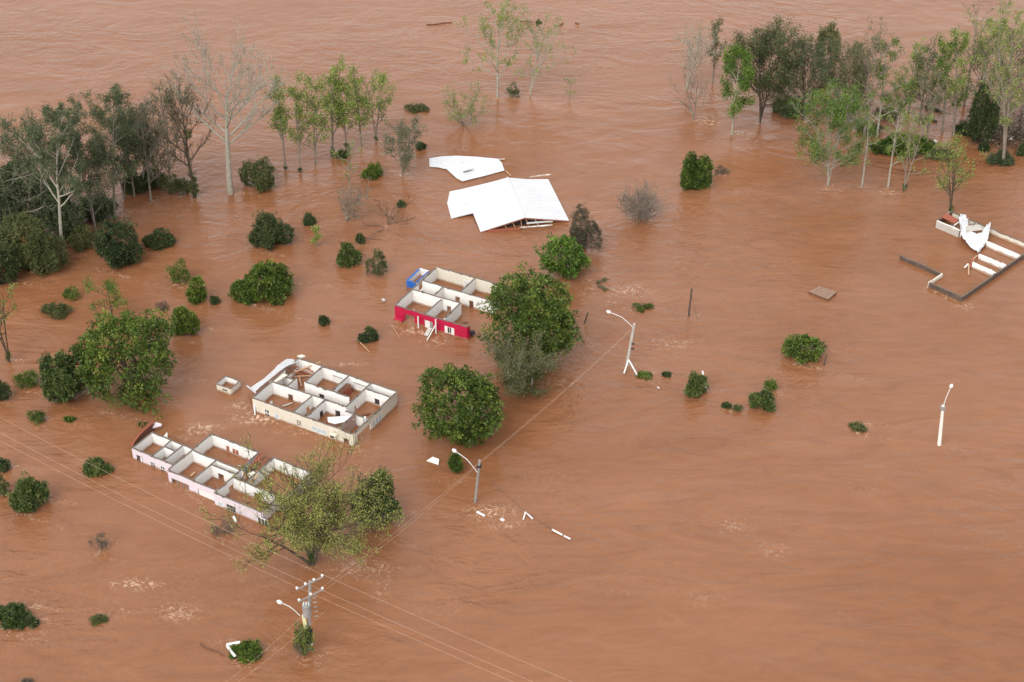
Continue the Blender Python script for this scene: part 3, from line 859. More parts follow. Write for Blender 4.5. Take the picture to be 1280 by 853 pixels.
# torn strip of metal along the cream house
def strip(name, label, left, right, mat, cat='roof sheet', thick=0.03):
    base = np.mean(np.array(left + right), axis=0)
    base[2] = 0
    o = thing(name, label, cat, base)
    m = MB()
    for i in range(len(left) - 1):
        q = [left[i], right[i], right[i + 1], left[i + 1]]
        m.add(q + [np.array(p) - [0, 0, thick] for p in q], [(0, 1, 2, 3), (7, 6, 5, 4), (0, 4, 5, 1), (2, 6, 7, 3)] + ([(3, 7, 4, 0)] if i == 0 else []))
    m.build('metal_strip', M[mat], o)
    return o
S = [((242, 312, .55), (285, 348, 1.5)), ((262, 318, .7), (320, 315, 1.62)), ((300, 292, .9), (360, 282, 1.6)), ((345, 262, .8), (405, 248, 1.75)),
     ((400, 212, .9), (440, 218, 1.8)), ((430, 180, 1.0), (480, 190, 1.9)), ((485, 142, 1.0), (530, 168, 1.85)), ((520, 142, 1.2), (556, 160, 1.75))]
ts = strip('torn_roof_strip', 'long torn white metal strip draped over the side of the cream house',
           [P(*z2(a[0], a[1]), a[2]) for a, b in S], [P(*z2(b[0], b[1]), b[2]) for a, b in S], 'sheet')
m = MB(); m.beam(P(*z2(240, 308), 0.6), P(*z2(292, 350), 1.55), 0.12, 0.12); m.build('gutter', M['sheet'], ts)
m = MB(); m.beam(P(*z2(282, 372), 1.52), P(*z2(289, 488), 0.05), 0.12, 0.1); m.build('downpipe', M['sheet'], ts)
m = MB(); m.beam(P(*z2(286, 375), 1.5), P(*z2(305, 470), 0.1), 0.07, 0.07); m.build('downpipe', M['sheet'], ts)
def board(name, label, cat, zf, pts, thick, mat, group=None):
    return sheet(name, label, cat, [P(*zf(x, y), z) for x, y, z in pts][::-1], thick, mat, group)
board('fallen_board', 'white ceiling panel fallen across the front room of the cream house', 'board', z2, [(735, 500, .75), (880, 492, 1.25), (900, 515, 1.2), (780, 542, .75), (738, 530, .6)], 0.05, 'porcelain')
board('fallen_board', 'cream board lying on the wall tops beneath the torn metal strip', 'board', z2, [(378, 283, 1.56), (460, 232, 1.6), (492, 240, 1.6), (402, 294, 1.56)], 0.05, 'cream')
board('fallen_board', 'pale slab perched on the rear corner of the cream house', 'board', z2, [(548, 122, 1.72), (578, 114, 1.72), (600, 124, 1.72), (572, 134, 1.72)], 0.12, 'cream')
# wardrobe in the third room
w_ = thing('wardrobe', 'tall brown wooden wardrobe against a white wall inside the cream house', 'wardrobe', hc.pt(0.555, 0.79, BELOW))
m = MB(); m.box(hc.pt(0.552, 0.80, 0.2), np.append(hc.du, 0) * 0.28, np.append(hc.dv, 0) * 1.0, np.array([0, 0, 0.9])); m.build('carcass', M['brown'], w_)
for k in (-0.66, 0, 0.66):
    m = MB(); m.box(hc.pt(0.552, 0.80, 0.2) + np.append(hc.du, 0) * 0.3 + np.append(hc.dv, 0) * k, np.append(hc.du, 0) * 0.012, np.append(hc.dv, 0) * 0.3, np.array([0, 0, 0.84])); m.build('door', M['clay'], w_)
m = MB(); m.tube([hc.pt(0.935, 0.41, -0.1), hc.pt(0.935, 0.41, 1.0), hc.pt(0.935, 0.41, 1.25)], [0.16, 0.16, 0.13], 10)
tk = m.build('water_heater', M['porcelain']); tag(tk, 'white cylindrical water heater standing in the cream house corner room', 'water heater')
board('bathtub', 'pale green tub lying in the corner room of the cream house', 'bathtub', z2, [(930, 505, .5), (965, 500, .5), (985, 515, .45), (945, 530, .45)], 0.3, 'glass')
def timbers(label, group, zf, rows, mats, seed, w=(0.08, 0.16)):
    rng = random.Random(seed)
    for x0, y0, a, x1, y1, b in rows:
        plank(label, zf(x0, y0), a, zf(x1, y1), b, rng.uniform(*w), rng.uniform(0.05, 0.1), rng.choice(mats), group, 'roof_timber', 'timber', rng.uniform(-0.6, 0.6))
timbers('broken roof timber heaped in the rear room of the cream house', 'roof timbers in the cream house', z2,
        [(505, 235, .5, 690, 160, 1.7), (540, 205, .8, 650, 240, .5), (520, 225, .6, 620, 200, 1.0), (570, 200, .9, 640, 215, .8), (500, 215, .9, 590, 240, .4),
         (600, 195, 1.1, 655, 232, .6), (560, 245, .2, 575, 310, .1), (450, 205, 1.2, 560, 190, 1.0), (530, 250, .3, 650, 245, .3), (575, 210, .7, 610, 232, .5)], ['timber', 'timber', 'clay'], 6)
timbers('broken reddish roof timber heaped between two blocks of the lilac house', 'roof timbers in the lilac house', z3,
        [(870, 270, 1.5, 790, 380, 1.2), (900, 300, 1.4, 800, 370, 1.3), (860, 300, 1.6, 845, 390, 1.3), (930, 310, 1.4, 770, 400, 1.3), (840, 300, 1.5, 900, 350, 1.3),
         (880, 285, 1.6, 820, 350, 1.5), (770, 395, 1.5, 740, 470, .5), (800, 380, 1.5, 760, 480, .6), (860, 360, 1.5, 800, 465, .8), (830, 330, 1.6, 790, 440, 1.1),
         (900, 310, 1.5, 860, 380, 1.2), (780, 400, 1.4, 830, 440, .9), (760, 400, 1.4, 780, 440, 1.0), (820, 370, 1.5, 870, 330, 1.5), (850, 275, 1.5, 830, 330, 1.4)], ['clay', 'clay', 'clay', 'brown'], 9, (0.1, 0.26))
board('fallen_board', 'pale broken panel on the timber heap of the lilac house', 'board', z3, [(780, 405, 1.5), (820, 390, 1.5), (850, 405, 1.45), (800, 432, 1.45)], 0.05, 'cream')
plank('white plank sticking down into the water from the lilac house timber heap', z3(770, 465), 1.1, z3(745, 515), 0.2, 0.22, 0.05, 'porcelain')
plank('long pale timber leaning off the timber heap of the lilac house', z3(845, 420), 1.45, z3(800, 465), 1.1, 0.2, 0.1, 'timber')
# brick edged retaining wall and slab at the end of the lilac house
cw = thing('garden_wall', 'low curving brick garden wall at the wing end of the lilac house', 'wall', P(*z3(130, 170)))
line = [P(*z3(x, y), zz) for x, y, zz in ((72, 236, 1.2), (88, 205, 1.15), (115, 170, 1.1), (150, 135, 1.05), (185, 105, 1.0), (205, 88, 0.95))]
for i in range(len(line) - 1):
    a, b = line[i], line[i + 1]
    d = nrm(b - a)
    k = max(2, int(np.linalg.norm(b - a) / 0.36))
    for j in range(k):
        p0, p1 = a + (b - a) * (j + 0.05) / k, a + (b - a) * (j + 0.95) / k
        m = MB(); m.beam(p0, p1, 0.2, 0.11); m.build('brick', M['clay'], cw)
m = MB()
for i in range(len(line) - 1):
    a, b = line[i].copy(), line[i + 1].copy()
    a[2] -= 0.08; b[2] -= 0.08
    n = nrm(np.cross(b - a, [0, 0, 1])) * 0.07
    lo = np.array([0, 0, -1.8])
    m.add([a + n, b + n, b - n, a - n, a + n + lo, b + n + lo, b - n + lo, a - n + lo], [(0, 1, 2, 3), (0, 4, 5, 1), (2, 6, 7, 3), (1, 5, 6, 2), (3, 7, 4, 0)])
m.build('masonry', M['brown'], cw)
board('fallen_slab', 'lilac wall slab lying at the tip of the curving brick garden wall', 'slab', z3, [(180, 115, .55), (220, 88, .75), (256, 98, .7), (255, 108, .6), (205, 122, .5)], 0.12, 'lilac')
board('wall_fragment', 'pointed white wall fragment standing behind the lilac house wing', 'wall fragment', z3, [(270, 172, 1.3), (290, 150, 1.75), (292, 178, 1.25)], 0.3, 'white')
plank('white tube floating in front of the lilac house windows', z3(697, 668), 0.06, z3(713, 700), 0.06, 0.22, 0.18, 'porcelain')
# crumpled sheet over the ruin
C5 = [[(572, 165, 1.3), (600, 158, 1.35), (625, 190, 1.1)], [(560, 195, 1.2), (598, 205, 1.3), (628, 240, 1.0)], [(575, 275, 1.0), (600, 280, .95), (650, 285, .75)],
      [(592, 335, .8), (640, 320, .7), (690, 300, .9)], [(630, 375, .55), (680, 355, .85), (730, 280, .8)], [(690, 425, .4), (735, 365, .7), (760, 230, 1.2)], [(700, 432, .5), (765, 345, .6), (790, 215, 1.45)]]
cs = thing('crumpled_sheet', 'crumpled white roof sheet slung across the sunken dark walled ruin', 'roof sheet', P(*z5(680, 300)))
grid = [[P(*z5(x, y), z_) for x, y, z_ in r_] for r_ in C5]
rngc = np.random.default_rng(2)
fine = []
nR, nC = 25, 11
for i in range(nR):
    fi = i / (nR - 1) * (len(grid) - 1); i0 = min(int(fi), len(grid) - 2); ti = fi - i0
    for j in range(nC):
        fj = j / (nC - 1) * 2; j0 = min(int(fj), 1); tj = fj - j0
        q = (grid[i0][j0] * (1 - ti) + grid[i0 + 1][j0] * ti) * (1 - tj) + (grid[i0][j0 + 1] * (1 - ti) + grid[i0 + 1][j0 + 1] * ti) * tj
        fine.append(q + rngc.normal(0, 1, 3) * [0.05, 0.05, 0.10])
fs = [(i * nC + j, (i + 1) * nC + j, (i + 1) * nC + j + 1, i * nC + j + 1) for i in range(nR - 1) for j in range(nC - 1)]
so = mesh_obj('sheet', fine, fs, M['sheet'], cs)
sm_ = so.modifiers.new('solid', 'SOLIDIFY'); sm_.thickness = 0.03
board('fallen_board', 'tan door leaf lying in the fold of the crumpled white sheet', 'board', z5, [(595, 242, 1.1), (705, 235, 1.15), (735, 268, 1.0), (620, 282, 1.0)], 0.06, 'concrete')
board('roof_piece', 'dark red roof piece inside the far corner of the sunken ruin', 'roof piece', z5, [(440, 178, 1.15), (470, 150, 1.2), (560, 200, 1.0), (530, 225, 0.9)], 0.08, 'clay')
plank('white board leaning in the far corner of the sunken ruin', z5(525, 240), 0.9, z5(560, 215), 1.2, 0.12, 0.05, 'porcelain')
timbers('splintered brown timber at the tip of the crumpled white sheet', 'timbers by the crumpled sheet', z5,
        [(690, 440, .7, 640, 510, .2), (680, 455, .6, 630, 545, .1), (660, 470, .6, 640, 540, .2), (700, 450, .5, 650, 480, .5), (632, 520, .3, 630, 590, .05)], ['clay', 'brown', 'timber'], 3, (0.1, 0.2))
plank('white splinter beside the brown timbers of the sunken ruin', z5(600, 540), 0.1, z5(628, 512), 0.35, 0.18, 0.06, 'porcelain')
# floating things
zb = zoom(740, 340, 3.765)
fb_ = thing('floating_platform', 'flat weathered board platform floating alone on open water', 'platform', P(*zb(1085, 95)))
cor = [P(*zb(x, y), z_) for x, y, z_ in ((1020, 92, .30), (1070, 66, .38), (1152, 95, .34), (1112, 128, .26))]
for i in range(5):
    f0_, f1_ = i / 5 + 0.006, (i + 1) / 5 - 0.006
    a, b, c, d = cor[0] + (cor[3] - cor[0]) * f0_, cor[1] + (cor[2] - cor[1]) * f0_, cor[1] + (cor[2] - cor[1]) * f1_, cor[0] + (cor[3] - cor[0]) * f1_
    m = MB(); m.plate([d, c, b, a], 0.07); m.build('plank', M['weathered'], fb_)
m = MB(); m.plate([cor[3] - [0, 0, .08], cor[2] - [0, 0, .08], cor[1] - [0, 0, .08], cor[0] - [0, 0, .08]], 0.32); m.build('frame', M['brown'], fb_)
sheet('floating_board', 'white board floating by the bent street lamp below a round tree', 'board', [P(x, y, z_) for x, y, z_ in ((533, 576, .06), (541, 571, .3), (549, 574, .28), (548, 581, .08))][::-1], 0.06, 'porcelain')
plank('white tube floating beside the foot of the bent lamp pole', (596, 640), 0.08, (606, 645), 0.08, 0.35, 0.25, 'porcelain', name='floating_tube', cat='tube')
plank('small white scrap in the broken water past the bent lamp pole', (626, 649), 0.05, (630, 651), 0.08, 0.25, 0.15, 'porcelain', name='floating_scrap', cat='scrap')
cx_ = thing('broken_crossarm', 'white V shaped broken bracket on the drooping cable', 'bracket', P(657, 643))
for q0, q1 in (((657, 640), (654, 650)), ((657, 640), (666, 649))):
    m = MB(); m.beam(P(*q0, .35), P(*q1, .08), 0.12, 0.1); m.build('arm', M['porcelain'], cx_)
plank('longer white tube floating at the end of the drooping cable', (690, 662), 0.1, (703, 669), 0.1, 0.28, 0.2, 'porcelain', name='floating_tube', cat='tube')
plank('shorter white tube floating past the end of the drooping cable', (705, 670), 0.1, (713, 674), 0.1, 0.24, 0.18, 'porcelain', name='floating_tube', cat='tube')
plank('white post leaning over a small dark bush', (878, 464), 1.2, (883, 487), 0.1, 0.16, 0.12, 'porcelain', name='leaning_post', cat='post')
plank('dark log drifting far out beyond the sparse trees', (533, 31), 0.05, (566, 28), 0.05, 0.3, 0.25, 'brown', name='drifting_log', cat='log')
plank('thin dark stick drifting beside a trunk topped by a green ball', (650, 26), 0.1, (668, 28), 0.15, 0.2, 0.2, 'brown', name='drifting_log', cat='log')
plank('short dark log drifting beyond the tree topped by a green ball', (699, 32), 0.05, (704, 29), 0.05, 0.4, 0.3, 'brown', name='drifting_log', cat='log')
plank('tiny dark log drifting alone past the short dark log', (719, 29), 0.05, (724, 30), 0.05, 0.3, 0.25, 'brown', name='drifting_log', cat='log')
plank('thin pale pole slanting from the water beside the spiky bush', (446, 424), 0.3, (463, 441), 0.02, 0.14, 0.12, 'timber', name='floating_pole', cat='pole')
plank('grey plank floating before the front door of the crimson house', z6(385, 770), 0.1, z6(430, 690), 0.5, 0.5, 0.06, 'concrete')
plank('long white rail slanting from the water to the crimson house porch', z6(395, 820), 0.05, z6(495, 640), 1.2, 0.1, 0.08, 'porcelain', name='fallen_rail', cat='rail')
plank('whitish pole awash off the front corner of the crimson house', z6(35, 660), 0.06, z6(125, 795), 0.04, 0.12, 0.08, 'timber', name='floating_pole', cat='pole')
plank('purple barrel at the end of the crimson front wall', z6(815, 735), 0.1, z6(865, 745), 0.5, 0.5, 0.45, 'dark', name='purple_barrel', cat='barrel')

# ------------------------------------------------------------------ poles, lamps and wires
def pole(name, label, bx, by, tx, ty, r0, r1, mat='concrete', lamp=None, lamp_from=None, cat='pole', sides=8):
    B = P(bx, by, 0)
    T_ = PY(tx, ty, B[1])
    WAKES.append((B[0], B[1], 0.5))
    base = B + (B - T_) * (1.2 / np.linalg.norm(T_ - B))
    o = thing(name, label, cat, base)
    m = MB(); m.tube([base, B + (T_ - B) * 0.5, T_], [r0, (r0 + r1) / 2, r1], sides); m.build('shaft', M[mat], o)
    if lamp:
        A = PY(*lamp_from, B[1])
        Lp = PY(*lamp, B[1])
        mid = (A + Lp) / 2 + np.array([0, 0, 0.12 * np.linalg.norm(Lp - A)])
        m = MB(); m.tube([A, A * .55 + mid * .45 + [0, 0, .06], mid, Lp * .6 + mid * .4 + [0, 0, .03], Lp], 0.042, 6); arm = m.build('lamp_arm', M['porcelain'], o)
        d = nrm(Lp - mid)
        m = MB(); m.tube([Lp - d * .12, Lp + d * .1, Lp + d * .28, Lp + d * .48], [0.07, 0.18, 0.2, 0.06], 10); m.build('lamp_head', M['porcelain'], arm, smooth=True)
    return o, B, T_
_, PB4, PT4 = pole('street_lamp', 'upright white street lamp standing alone in open water', 1174, 556, 1178.9, 507, 0.22, 0.14, 'foam', (1188.2, 485), (1178.5, 510), 'street lamp')
m = MB(); m.box(PY(1178.4, 510, PB4[1]), [.22, 0, 0], [0, .22, 0], [0, 0, .2]); m.build('bracket_box', M['grey'], _)
p2, PB2, PT2 = pole('lamp_pole', 'grey lamp pole with a long curved lamp arm beside a round tree', 594, 628, 599.6, 575.5, 0.15, 0.12, 'grey', (570, 565), (597.5, 592), 'street lamp')
m = MB(); m.box(PY(599, 583, PB2[1]), [.26, 0, 0], [0, .16, 0], [0, 0, .12]); m.build('insulator_bracket', M['dark'], p2)
p3, PB3, PT3 = pole('tilted_pole', 'tilted pale concrete pole with a drooping lamp and broken white arms', 783.5, 456, 793, 405, 0.19, 0.14, 'concrete', (763, 391), (791.5, 410), 'street lamp')
for a, b in (((785.7, 450), (780, 467)), ((785.7, 450), (797, 470)), ((807, 473), (823.7, 485.5))):
    m = MB(); A, B_ = PY(*a, PB3[1] - .3), P(*b, .1); m.beam(A, B_, 0.14, 0.12); m.build('broken_arm', M['porcelain'], p3)
for a in ((789.6, 430), (789, 436)):
    m = MB(); c = PY(*a, PB3[1] - .2); m.tube([c, c + [.3, -.1, .05]], .12, 8); m.build('insulator', M['dark'], p3)
pole('charred_post', 'thin dark bare post standing upright with a slack stay wire', 860.8, 395, 864.8, 361, 0.13, 0.10, 'charcoal', cat='post')
pole('broken_post', 'short dark leaning stake beside a small round dense tree', 1029.8, 457, 1033.5, 443.6, 0.10, 0.07, 'charcoal', cat='post')
pole('broken_post', 'short dark stake beside the biggest round tree', 730.6, 404, 735, 391, 0.10, 0.08, 'charcoal', cat='post')
pole('white_post', 'thin pale post under the grey drooping foliage of the biggest round tree', 664.5, 489, 665, 472, 0.11, 0.10, 'concrete', cat='post')
# main utility pole with crossarms, transformer, lamp and snagged plants
pm, PB, PT = pole('utility_pole', 'utility pole with two crossarms and a transformer, plants snagged at its foot', 386, 812, 387.5, 727, 0.2, 0.14, 'grey', (352, 754), (375, 770), 'utility pole')
arm_d = nrm(np.array([2.0, 1.55, 0]))
INS = []
for zt, half, cnt in ((0.1, 1.35, 4), (-1.35, 1.25, 3)):
    c = PT + np.array([0, -0.2, zt - 0.15])
    m = MB(); m.beam(c - arm_d * half, c + arm_d * half, 0.10, 0.12); ca = m.build('crossarm', M['grey'], pm)
    for k in np.linspace(-1, 1, cnt):
        q = c + arm_d * half * 0.95 * k
        m = MB(); m.tube([q + [0, 0, .05], q + [0, 0, .15], q + [0, 0, .25], q + [0, 0, .33]], [.05, .11, .13, .06], 8); m.build('insulator', M['porcelain'], ca)
        INS.append(q + np.array([0, 0, .34]))
c = PT + np.array([-0.45, -0.35, -3.0])
m = MB(); m.tube([c - [0, 0, .75], c - [0, 0, .7], c + [0, 0, .6], c + [0, 0, .68]], [.34, .40, .40, .3], 14); tf = m.build('transformer', M['grey'], pm)
for k in (-.22, 0, .22):
    m = MB(); q = c + np.array([k, -.1, .66]); m.tube([q, q + [0, 0, .35]], [.07, .04], 6); m.build('bushing', M['porcelain'], tf)
for i in range(5):
    q = PT + np.array([0.12, -0.08, -1.9 - i * 0.55]); m = MB(); m.tube([q, q + [0.3, -.1, .2]], .06, 6); m.build('clamp', M['grey'], pm)
c = PT + np.array([-0.75, -0.3, -4.5])
m = MB(); m.box(c, [.15, 0.02, 0], [0, .12, 0], [-.05, 0, .75]); m.build('meter_box', M['yellow'], pm)
m = MB(); m.box(PB + [.15, -.35, 2.0], [.35, 0, .05], [0, .1, 0], [.08, 0, .8]); m.build('snagged_tarp', M['dark'], pm)
m = MB(); m.box(PB + [.35, -.4, 1.1], [.12, 0, 0], [0, .08, 0], [0, 0, .12]); m.build('snagged_bottle', M['porcelain'], pm)
def wire(label, pts, r=0.0075, sag=0.0, group=None, n=16, name='power_line', mat='wire'):
    a, b = np.array(pts[0], float), np.array(pts[1], float)
    c = (a + b) / 2
    tt = np.linspace(0, 1, n)
    q = a[None] * (1 - tt[:, None]) + b[None] * tt[:, None]
    q[:, 2] -= 4 * sag * tt * (1 - tt)
    m = MB(); m.tube(q - c, r, 5)
    o = m.build(name, M[mat]); o.location = c
    return tag(o, label, 'wire', group)
dL, dR = (P(-40, 521, 7.6) - PT), (P(640, 842, 7.6) - PT) * 1.7
for q, w_ in ((INS[0], 'outer power line from the crossarm end above the lamp arm'), (INS[1], 'middle power line from the upper crossarm'), (INS[3], 'outer power line from the crossarm end towards the thin tree')):
    wire(w_ + ', passing the lilac house', (q, q + dL * [1, 1, 0]), sag=0.5, group='lines running past the lilac house')
    wire(w_ + ', leaving over open water', (q, q + dR * [1, 1, 0]), sag=0.2, group='lines leaving over open water')
for q, e, ul in ((INS[4], 0.0, 'upper'), (INS[6], 0.18, 'lower')):
    wire(ul + ' cable from the lower crossarm of the crossarm pole to the curved arm lamp pole', (q - [0, 0, .5], PT2 + [0, 0, -.2 - e]), sag=0.5, group='cables between crossarm pole and lamp pole')
    wire(ul + ' cable from the curved arm lamp pole to the tilted pole', (PT2 + [0, 0, -.2 - e], PT3 + [0, 0, -.3 - e]), sag=0.35, group='cables between lamp pole and tilted pole')
    wire(ul + ' slack cable running down from the crossarm pole by a drift bush with white scraps', (q - [0, 0, 2.2 + e * 4], P(270, 862 + e * 60, 3.2)), sag=0.3, group='low cables by the drift bush')
wire('dark cable drooping from the curved arm lamp pole into the water', (PT2 + [0, 0, -1.2], P(691, 663, 0.12)), r=0.03, sag=0.5, mat='charcoal')
wire('slack stay wire of the thin dark post', (PY(864.5, 368, P(860.8, 395)[1]), P(872, 402)), r=0.02, mat='charcoal')

# ------------------------------------------------------------------ vegetation
def unit(a):
    return a / (np.linalg.norm(a, axis=-1, keepdims=True) + 1e-9)
def leaf_quads(pos, d, rng, ln, wd, tint):
    """one folded diamond leaf per row"""
    n = len(pos)
    d = unit(d)
    side = unit(np.cross(d, rng.normal(size=(n, 3))))
    nr = np.cross(d, side)
    l = (ln * rng.uniform(0.7, 1.25, n))[:, None]
    w = (wd * rng.uniform(0.75, 1.2, n))[:, None]
    a = pos
    c = pos + d * l - np.array([0, 0, 0.12]) * l
    b = pos + d * l * 0.5 + side * w * 0.5 + nr * w * 0.15
    e = pos + d * l * 0.5 - side * w * 0.5 + nr * w * 0.15
    v = np.stack([a, b, c, e], 1).reshape(-1, 3)
    f = np.arange(4 * n).reshape(n, 4)
    return v, f, np.repeat(np.clip(tint, 0, 1), 4)
KIND = {  # leaf length, width, leaves per puff, puff spacing, lobes, lobe size, leaf material, bark, core fill
    'mango': (0.40, 0.18, 24, 0.84, 26, (0.20, 0.44), 'mango', 'bark_dark', 1.2),
    'mangodark': (0.36, 0.16, 24, 0.66, 28, (0.20, 0.42), 'deep', 'bark_dark', 1.3),
    'mangobright': (0.40, 0.19, 24, 0.70, 16, (0.24, 0.42), 'bright', 'bark_grey', 0.8),
    'fine': (0.24, 0.115, 16, 0.42, 24, (0.20, 0.46), 'ink', 'bark_dark', 1.5),
    'olivefine': (0.26, 0.11, 13, 0.44, 28, (0.16, 0.40), 'olive', 'bark_grey', 1.3),
    'slatefine': (0.26, 0.11, 13, 0.46, 30, (0.14, 0.40), 'slate', 'bark_grey', 1.3),
    'dunfine': (0.22, 0.07, 15, 0.40, 24, (0.16, 0.40), 'dun', 'bark_grey', 1.2),
    'broad': (0.33, 0.15, 20, 0.52, 20, (0.20, 0.46), 'mango', 'bark_grey', 1.2),
    'loose': (0.28, 0.12, 12, 0.50, 14, (0.18, 0.42), 'mango', 'bark_grey', 0.4),
    'olive': (0.26, 0.11, 12, 0.46, 16, (0.18, 0.42), 'olive', 'bark_grey', 0.6),
    'dead': (0.24, 0.06, 10, 0.44, 12, (0.2, 0.44), 'dead', 'bark_grey', 0.4),
}
def crown_mesh(rng, C, a, c, kind, spacing_k=1.0, zmin=0.03, loose=0.0):
    ln, wd, per, sp, nl, ls, lm, bk, core = KIND[kind]
    sp = sp * spacing_k
    R = np.array([a, a, c])
    if a < 2.2:                                               # small plants: fewer lobes, smaller leaves
        f = max(0.45, a / 2.2)
        ln, wd, sp, nl = ln * (0.5 + 0.5 * f), wd * (0.5 + 0.5 * f), sp * (0.35 + 0.65 * f), max(6, int(nl * (0.4 + 0.6 * f)))
    dirs = unit(rng.normal(size=(nl, 3)))
    dirs[:, 2] = np.where(dirs[:, 2] < -0.45, -dirs[:, 2], dirs[:, 2])
    lr = rng.uniform(ls[0], ls[1], nl)
    lc = dirs * ((1.0 - lr * rng.uniform(0.75, 1.1, nl)) * (1 - loose * rng.random(nl)))[:, None]
    out, nor, tnt = [], [], []
    lobe_t = rng.uniform(-0.12, 0.12, nl)
    for i in range(nl):
        rad = lr[i] * R
        area = 4 * math.pi * (rad[0] * rad[0] * 0.5 + rad[0] * rad[2] * 0.5)
        n = max(4, int(area / (sp * sp) * 0.8))
        d = unit(rng.normal(size=(n, 3)))
        d = d[(d @ dirs[i] > -0.35)]
        q = lc[i] + d * lr[i] * rng.uniform(0.88, 1.06, len(d))[:, None]
        keep = np.ones(len(q), bool)
        for j in range(nl):
            if j != i:
                keep &= np.linalg.norm(q - lc[j], axis=1) > lr[j] * 0.82
        out.append(q[keep]); nor.append(d[keep]); tnt.append(np.full(keep.sum(), lobe_t[i]))
    # fill: clusters between the lobes, tinted darker to paint shade into the gaps
    n = int(4 * math.pi * a * (a + c) / 2 * 0.62 / (sp * sp) * 0.55 * core)
    if n > 0:
        d = unit(rng.normal(size=(n, 3)))
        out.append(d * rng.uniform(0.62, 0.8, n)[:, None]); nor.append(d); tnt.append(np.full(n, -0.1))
    q = np.concatenate(out)
    bd = unit(rng.normal(size=(7, 3)))                        # uneven outline: a few bulges and hollows
    ba_ = rng.uniform(-0.24 - 0.3 * loose, 0.20 + 0.12 * loose, 7)
    qd = unit(q)
    q = q * (1 + (np.exp((qd @ bd.T - 1) * 4.0) * ba_).sum(1))[:, None]
    lc = lc * (1 + (np.exp((unit(lc) @ bd.T - 1) * 4.0) * ba_).sum(1))[:, None]
    q = q * np.where(rng.random(len(q)) < 0.2, rng.uniform(1.03, 1.28, len(q)), 1.0)[:, None] * R + C   # stray sprigs
    nm = unit(np.concatenate(nor) / R)
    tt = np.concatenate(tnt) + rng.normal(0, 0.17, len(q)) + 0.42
    ok = q[:, 2] > zmin
    q, nm, tt = q[ok], nm[ok], tt[ok]
    k = len(q)
    sph = unit(rng.normal(size=(k * per, 3)))
    pr = np.repeat(rng.uniform(0.32, 0.56, k) * sp, per)[:, None]
    pos = np.repeat(q, per, 0) + sph * pr * rng.uniform(0.25, 1.0, (k * per, 1))
    d = sph + np.repeat(nm, per, 0) * 0.35 + unit(rng.normal(size=(k * per, 3))) * 0.55 + np.array([0, 0, 0.1])
    tint = np.repeat(tt, per) + rng.normal(0, 0.14, k * per)
    pos[:, 2] = np.maximum(pos[:, 2], 0.02)
    return leaf_quads(pos, d, rng, ln, wd, tint), lc * R + C
def stems_mesh(rng, B, targets, r0, r1=0.03):
    mb = MB()
    for tg in targets:
        mid = B * 0.45 + tg * 0.55
        mid = mid + rng.normal(0, 0.08, 3) * np.linalg.norm(tg - B)
        mid[2] = max(mid[2], 0.2)
        p1 = B * 0.8 + mid * 0.2 + np.array([0, 0, 0.08]) * np.linalg.norm(tg - B)
        mb.tube([B, p1, mid, tg], [r0, r0 * 0.75, r0 * 0.45, r1], 6, caps=False)
    return mb
VEG = [0]
